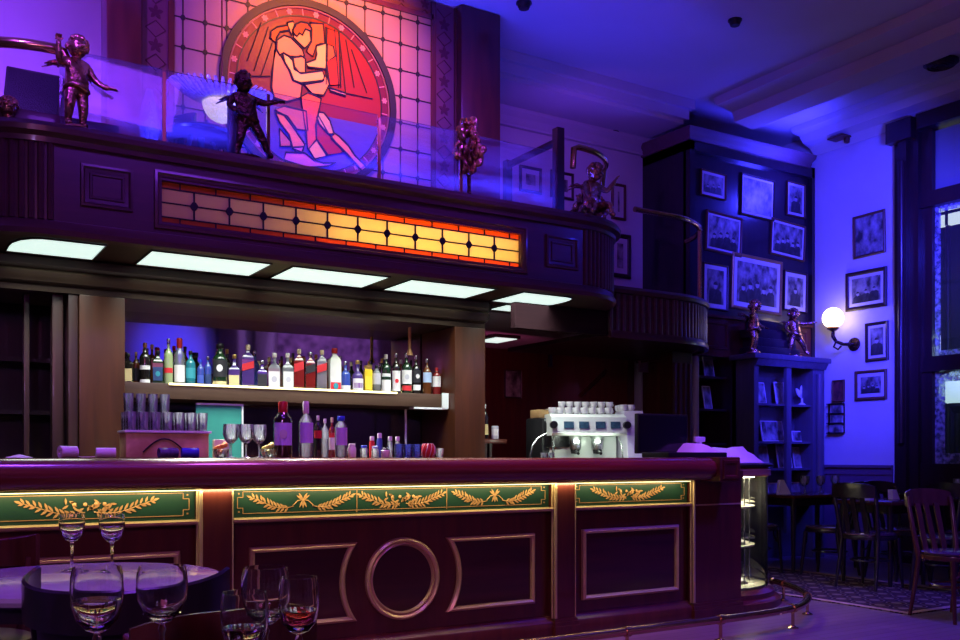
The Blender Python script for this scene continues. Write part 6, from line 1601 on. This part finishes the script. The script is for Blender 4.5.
# wrap-back chairs
def wrap_chair(label, x, y, rot, wm, hb=.84):
    t = thing('wrap_back_chair', label, 'chair', (x, y, 0), rot, 'wrap back chairs in the foreground')
    MB().lathe([(0, .45), (.20, .45), (.225, .465), (.22, .485), (.19, .495), (0, .49)], (0, 0, 0), 28).build('seat', seatm, t, local=True)
    MB().lathe([(.19, .42), (.226, .42), (.23, .44), (.226, .452), (.19, .452)], (0, 0, 0), 28).build('seat_frame', wm, t, local=True)
    for a in (.7, PI - .7, PI + .75, -.75):
        cx, cy = .19 * math.cos(a), .19 * math.sin(a)
        MB().tube([(cx, cy, .43), (cx * 1.08, cy * 1.08, .22), (cx * 1.25, cy * 1.25, 0)], [.02, .018, .014], 10).build('leg', wm, t, local=True)
    m = MB(); vs = []; k = 26; th = .016
    for i in range(k + 1):
        u = -1 + 2 * i / k; a = -PI / 2 + u * 1.62; R = .255 + .02 * abs(u); zt = hb - .045 * (1 - abs(u) ** 1.6) * 0 + .035 * abs(u) ** 2.5; zb = hb - .11 + .02 * abs(u)
        for rr, z in ((R, zb), (R - th, zb), (R - th, zt - .006), (R - th / 2, zt), (R, zt - .006)): vs.append((rr * math.cos(a), rr * math.sin(a), z))
    fs = [(i * 5 + j, i * 5 + (j + 1) % 5, i * 5 + 5 + (j + 1) % 5, i * 5 + 5 + j) for i in range(k) for j in range(5)] + [(0, 1, 2, 3, 4), tuple(k * 5 + q for q in (4, 3, 2, 1, 0))]
    m.add(vs, fs).build('back_rail', wm, t, local=True, ang=50)
    m = MB(); vs = []; k = 16
    for i in range(k + 1):
        u = -1 + 2 * i / k; a = -PI / 2 + u * .75
        for R, z in ((.222, .43), (.212, .43), (.236, hb - .10), (.246, hb - .10)): vs.append((R * math.cos(a), R * math.sin(a), z))
    fs = [(i * 4 + j, i * 4 + (j + 1) % 4, i * 4 + 4 + (j + 1) % 4, i * 4 + 4 + j) for i in range(k) for j in range(4)] + [(0, 1, 2, 3), tuple(k * 4 + q for q in (3, 2, 1, 0))]
    m.add(vs, fs).build('back_shell', wm, t, local=True, ang=50)
    for s in (-1, 1):
        a = -PI / 2 + s * 1.45; MB().tube([(.215 * math.cos(a), .215 * math.sin(a), .44), (.262 * math.cos(a), .262 * math.sin(a), hb - .06)], .015, 10).build('arm_post', wm, t, local=True)
    return t
p = aT(130, 457, 2.58)
wrap_chair('black wrap back chair facing marble table, behind the front goblets', p.x, p.y, -ANG - .06, blackwood, .815)
p = aT(345, 457, 1.98)
p = aT(-33, 457, 3.42)
wrap_chair('reddish brown wrap back chair beyond marble table at left edge', p.x, p.y, -ANG - 2.145, chairwood, .82)
FT = .755
p = aT(232, 457, 2.17); q0 = aT(115, 457, 1.87); q1 = aT(335, 457, 2.14)
dv = q1 - q0; nrm = Vector((-dv.y, dv.x, 0)).normalized(); mid = (q0 + q1) / 2 + nrm * .275
t = thing('solid_back_chair', 'reddish chair with broad curved solid back just behind the front goblets', 'chair', (mid.x, mid.y, 0), math.atan2(dv.y, dv.x))
simple_chair(t, chairwood, seatm, hb=.80, rail=.26)
# front table below the picture edge, carrying the goblets
e0, e1 = aT(-160, 457, 1.835), aT(420, 457, 1.835)
dv = (e1 - e0); L = dv.length; ang = math.atan2(dv.y, dv.x); dn = Vector((dv.y, -dv.x, 0)).normalized()
mid = (e0 + e1) / 2 + dn * .36
ft = thing('front_table', 'polished dark wooden table in the foreground carrying five goblets', 'table', (mid.x, mid.y, 0), ang)
MB().bbox(-L / 2, -.36, FT - .035, L / 2, .36, FT, .010).build('tabletop', mat('polished_table', (.07, .016, .012), .13, coat=.8, noise=(2, (.11, .025, .018), H_)), ft, local=True)
MB().box(-L / 2 + .05, -.30, FT - .10, L / 2 - .05, .30, FT - .036).build('apron', blackwood, ft, local=True)
for sx in (-1, 1):
    for sy in (-1, 1): MB().tube([(sx * (L / 2 - .09), sy * .27, 0), (sx * (L / 2 - .09), sy * .27, FT - .04)], [.022, .03], 10).build('leg', blackwood, ft, local=True)
for px, ry, w, tt, dr, lv, lb, kw in [
    (97, 567, 50, 1.66, water, .50, 'goblet half full of water, leftmost on the front table', {}),
    (162, 566, 49, 1.78, water, .10, 'goblet with a little water, second from left on front table', {}),
    (244.5, 592, 47, 1.52, water, .42, 'front goblet of the close trio on front table', dict(rb=.040)),
    (265.5, 567, 47, 1.76, water, .12, 'rear goblet of the close trio on front table', {}),
    (299, 577, 40, 1.70, redwine, .40, 'slimmer goblet with red wine, rightmost on front table', dict(rb=.037))]:
    p = aT(px, 457, tt); zr = CAMZ - (ry - HORIZON) * tt / FPX; k = (zr - FT - .0005) / .18
    t = thing('goblet', lb, 'glass', (p.x, p.y, FT + .0005), random.uniform(0, 3), 'goblets on the front table')
    rb = (w / 2) * tt / FPX / k / .98
    stem_parts(t, k, glass, dr, lv, rb=max(.034, rb))

# ------------------------------------------------------------------ light
w = bpy.data.worlds.new('world'); scene.world = w; w.use_nodes = True
w.node_tree.nodes['Background'].inputs[0].default_value = (.10, .05, .30, 1); w.node_tree.nodes['Background'].inputs[1].default_value = .03
def area(name, loc, target, size, energy, color, sy=None, spread=None):
    l = bpy.data.lights.new(name, 'AREA'); l.energy = energy; l.color = color; l.size = size
    if sy: l.shape = 'RECTANGLE'; l.size_y = sy
    if spread: l.spread = math.radians(spread)
    o = bpy.data.objects.new(name, l); COL.objects.link(o); o.location = loc
    d = Vector(target) - Vector(loc); o.rotation_euler = d.to_track_quat('-Z', 'Y').to_euler(); return o
def spot(name, loc, target, energy, color, angle=60, blend=.7, r=.08):
    l = bpy.data.lights.new(name, 'SPOT'); l.energy = energy; l.color = color; l.spot_size = math.radians(angle); l.spot_blend = blend; l.shadow_soft_size = r
    o = bpy.data.objects.new(name, l); COL.objects.link(o); o.location = loc
    d = Vector(target) - Vector(loc); o.rotation_euler = d.to_track_quat('-Z', 'Y').to_euler(); return o
BLUE = (.06, .04, 1.0); VIOLET = (.34, .09, 1.0); PURPLE = (.30, .06, 1.0); WARM = (1, .80, .40)
# warm strip under the nose of the bar
area('bar_strip', (2.1, FB - .05, .972), (2.1, FB + .10, .60), 5.3, 9.5, (1, .84, .42), .02)
# lamps inside the amber window
area('amber_lamp', (3.30, FY + .30, 2.755), (3.30, FY, 2.755), 1.5, 46, (1, .80, .36), .10)
ld = bpy.data.lights.new('pane_fill_light', 'POINT'); ld.energy = 16; ld.color = (.80, 1, .86); ld.shadow_soft_size = .15  # added light outside the window to whiten the etched pane borders
lo = bpy.data.objects.new('pane_fill_light', ld); COL.objects.link(lo); lo.location = (10.3, 5.35, 2.45)
# soffit panels already glow; blue and violet floods of the room
BLUE = (.035, .03, 1.0)
spot('blue_flood', (7.5, 4.7, 3.7), (9.3, 6.9, 3.3), 900, BLUE, 85, .9, .2)
spot('blue_flood', (7.7, 5.6, 2.6), (9.3, 7.1, 1.7), 330, BLUE, 80, .9, .2)
spot('blue_flood', (6.6, 5.2, 4.0), (8.2, 7.5, 3.4), 130, BLUE, 60, .9, .2)
spot('blue_flood', (8.85, 6.95, 4.25), (8.0, 7.6, 5.0), 150, BLUE, 150, 1, .15)
spot('blue_flood', (8.0, 5.6, 3.6), (8.35, 7.2, 1.6), 330, BLUE, 45, .7, .2)
spot('blue_flood', (6.9, 3.6, 3.9), (4.6, 6.0, 2.75), 70, BLUE, 30, .8, .2)
spot('violet_room', (5.7, 4.7, 4.9), (5.5, 5.3, 1.0), 260, (.36, .12, 1), 34, .7, .3)
area('ceiling_blue', (5.7, 6.3, 3.2), (5.7, 6.31, 5.0), 1.4, 3, (.04, .02, 1), 1.4, 80)
area('ceiling_violet', (6.0, 3.4, 2.8), (6.0, 3.41, 5.0), 1.2, 4, (.25, .03, 1), 1.2, 80)
area('facade_violet', (1.6, 2.6, 4.7), (2.2, 6.05, 2.8), 1.6, 13, (.26, .045, 1), .5, 80)
area('balcony_strip', (2.7, FY + .20, 3.13), (2.7, FY + .25, 4.2), 3.6, 120, (.035, .035, 1), .06)
area('violet_wall_wash', (.2, 6.6, 3.0), (.6, 8.2, 4.2), 1.0, 150, (.24, .045, 1), .3)
area('violet_wall_wash', (5.6, 7.0, 4.3), (6.2, 8.2, 3.7), .8, 6.0, (.26, .05, 1), .3)
spot('orange_flood', (2.9, 5.6, 4.95), (2.85, GY, 4.45), 720, (1, .25, .045), 80, .9, .1)
spot('violet_glass_wash', (-.4, 4.2, 4.9), (1.7, GY, 3.7), 620, (.26, .045, 1), 44, .9, .1)
spot('violet_glass_wash', (4.2, 3.6, 4.9), (3.6, GY, 3.6), 560, (.24, .045, 1), 44, .9, .1)
spot('violet_room', (.7, 3.7, 4.9), (.7, 3.8, .8), 520, (.30, .06, 1), 62, .6, .4)
spot('violet_room', (2.5, 4.2, 4.9), (2.5, 4.45, .9), 330, (.70, .13, .85), 58, .6, .4)
spot('violet_room', (4.3, 4.2, 4.9), (4.3, 4.45, .9), 330, (.68, .13, .85), 52, .6, .4)
area('violet_front', (-.4, .3, 3.2), (2.4, 4.9, 1.0), 1.6, 9, (.95, .14, .5), 1.0, 110)
spot('blue_floor', (6.0, 2.6, 4.8), (5.9, 3.9, 0), 1300, (.06, .022, 1), 62, .8, .3)
spot('mirror_side_blue', (4.8, -1.5, 3.0), (4.5, -4, 3.2), 420, (.04, .035, 1), 38, .8, .2)
area('mirror_side_violet', (7.6, -1.6, 3.8), (7.8, -4, 2.8), 1.0, 50, (.5, .2, .9), 1.0)
for x_, e_ in ((1.72, 380), (2.45, 260), (3.2, 240)): spot('bar_fill_spot', (x_, 6.1, 2.44), (x_ + .12, 5.25, 1.2), e_, (1, .93, .80), 62, .8, .05)  # added fill below the soffit to whiten the things on the bar
area('rim_fill_violet', (-.7, .5, 2.7), (.6, 1.9, .9), .35, 24, (.50, .30, 1), .35)  # added violet fill for bright goblet rims, no fitting there
area('back_room_glow', (5.6, 8.3, 2.1), (5.4, 9.8, 1.4), .6, 3.0, (1, .12, .40), .3)
# small white task light under the hood of the espresso machine
HL = Vector((mcx, mcy, 0)) + Matrix.Rotation(MROT, 3, 'Z') @ Vector((0, -.30, WZ + .33))
area('machine_lamp', HL, HL + Vector((.06, .14, -.20)), .45, 2.2, (.85, 1, .80), .04)
for zz, e in ((.985, 16), (.745, 11), (.44, 11)):
    spot('case_lamp', (CX + .12, CY - .30, zz), (CX + .10, CY - .28, 0), e, (1, .92, .66), 118, .5, .04)
scene.view_settings.view_transform = 'Standard'; scene.view_settings.look = 'None'
scene.view_settings.exposure = 0; scene.view_settings.gamma = 1; scene.view_settings.use_curve_mapping = False
scene.cycles.max_bounces = 10; scene.cycles.transparent_max_bounces = 24; scene.cycles.transmission_bounces = 8
scene.cycles.caustics_refractive = False; scene.cycles.caustics_reflective = False
scene.cycles.sample_clamp_indirect = 4; scene.cycles.use_denoising = True
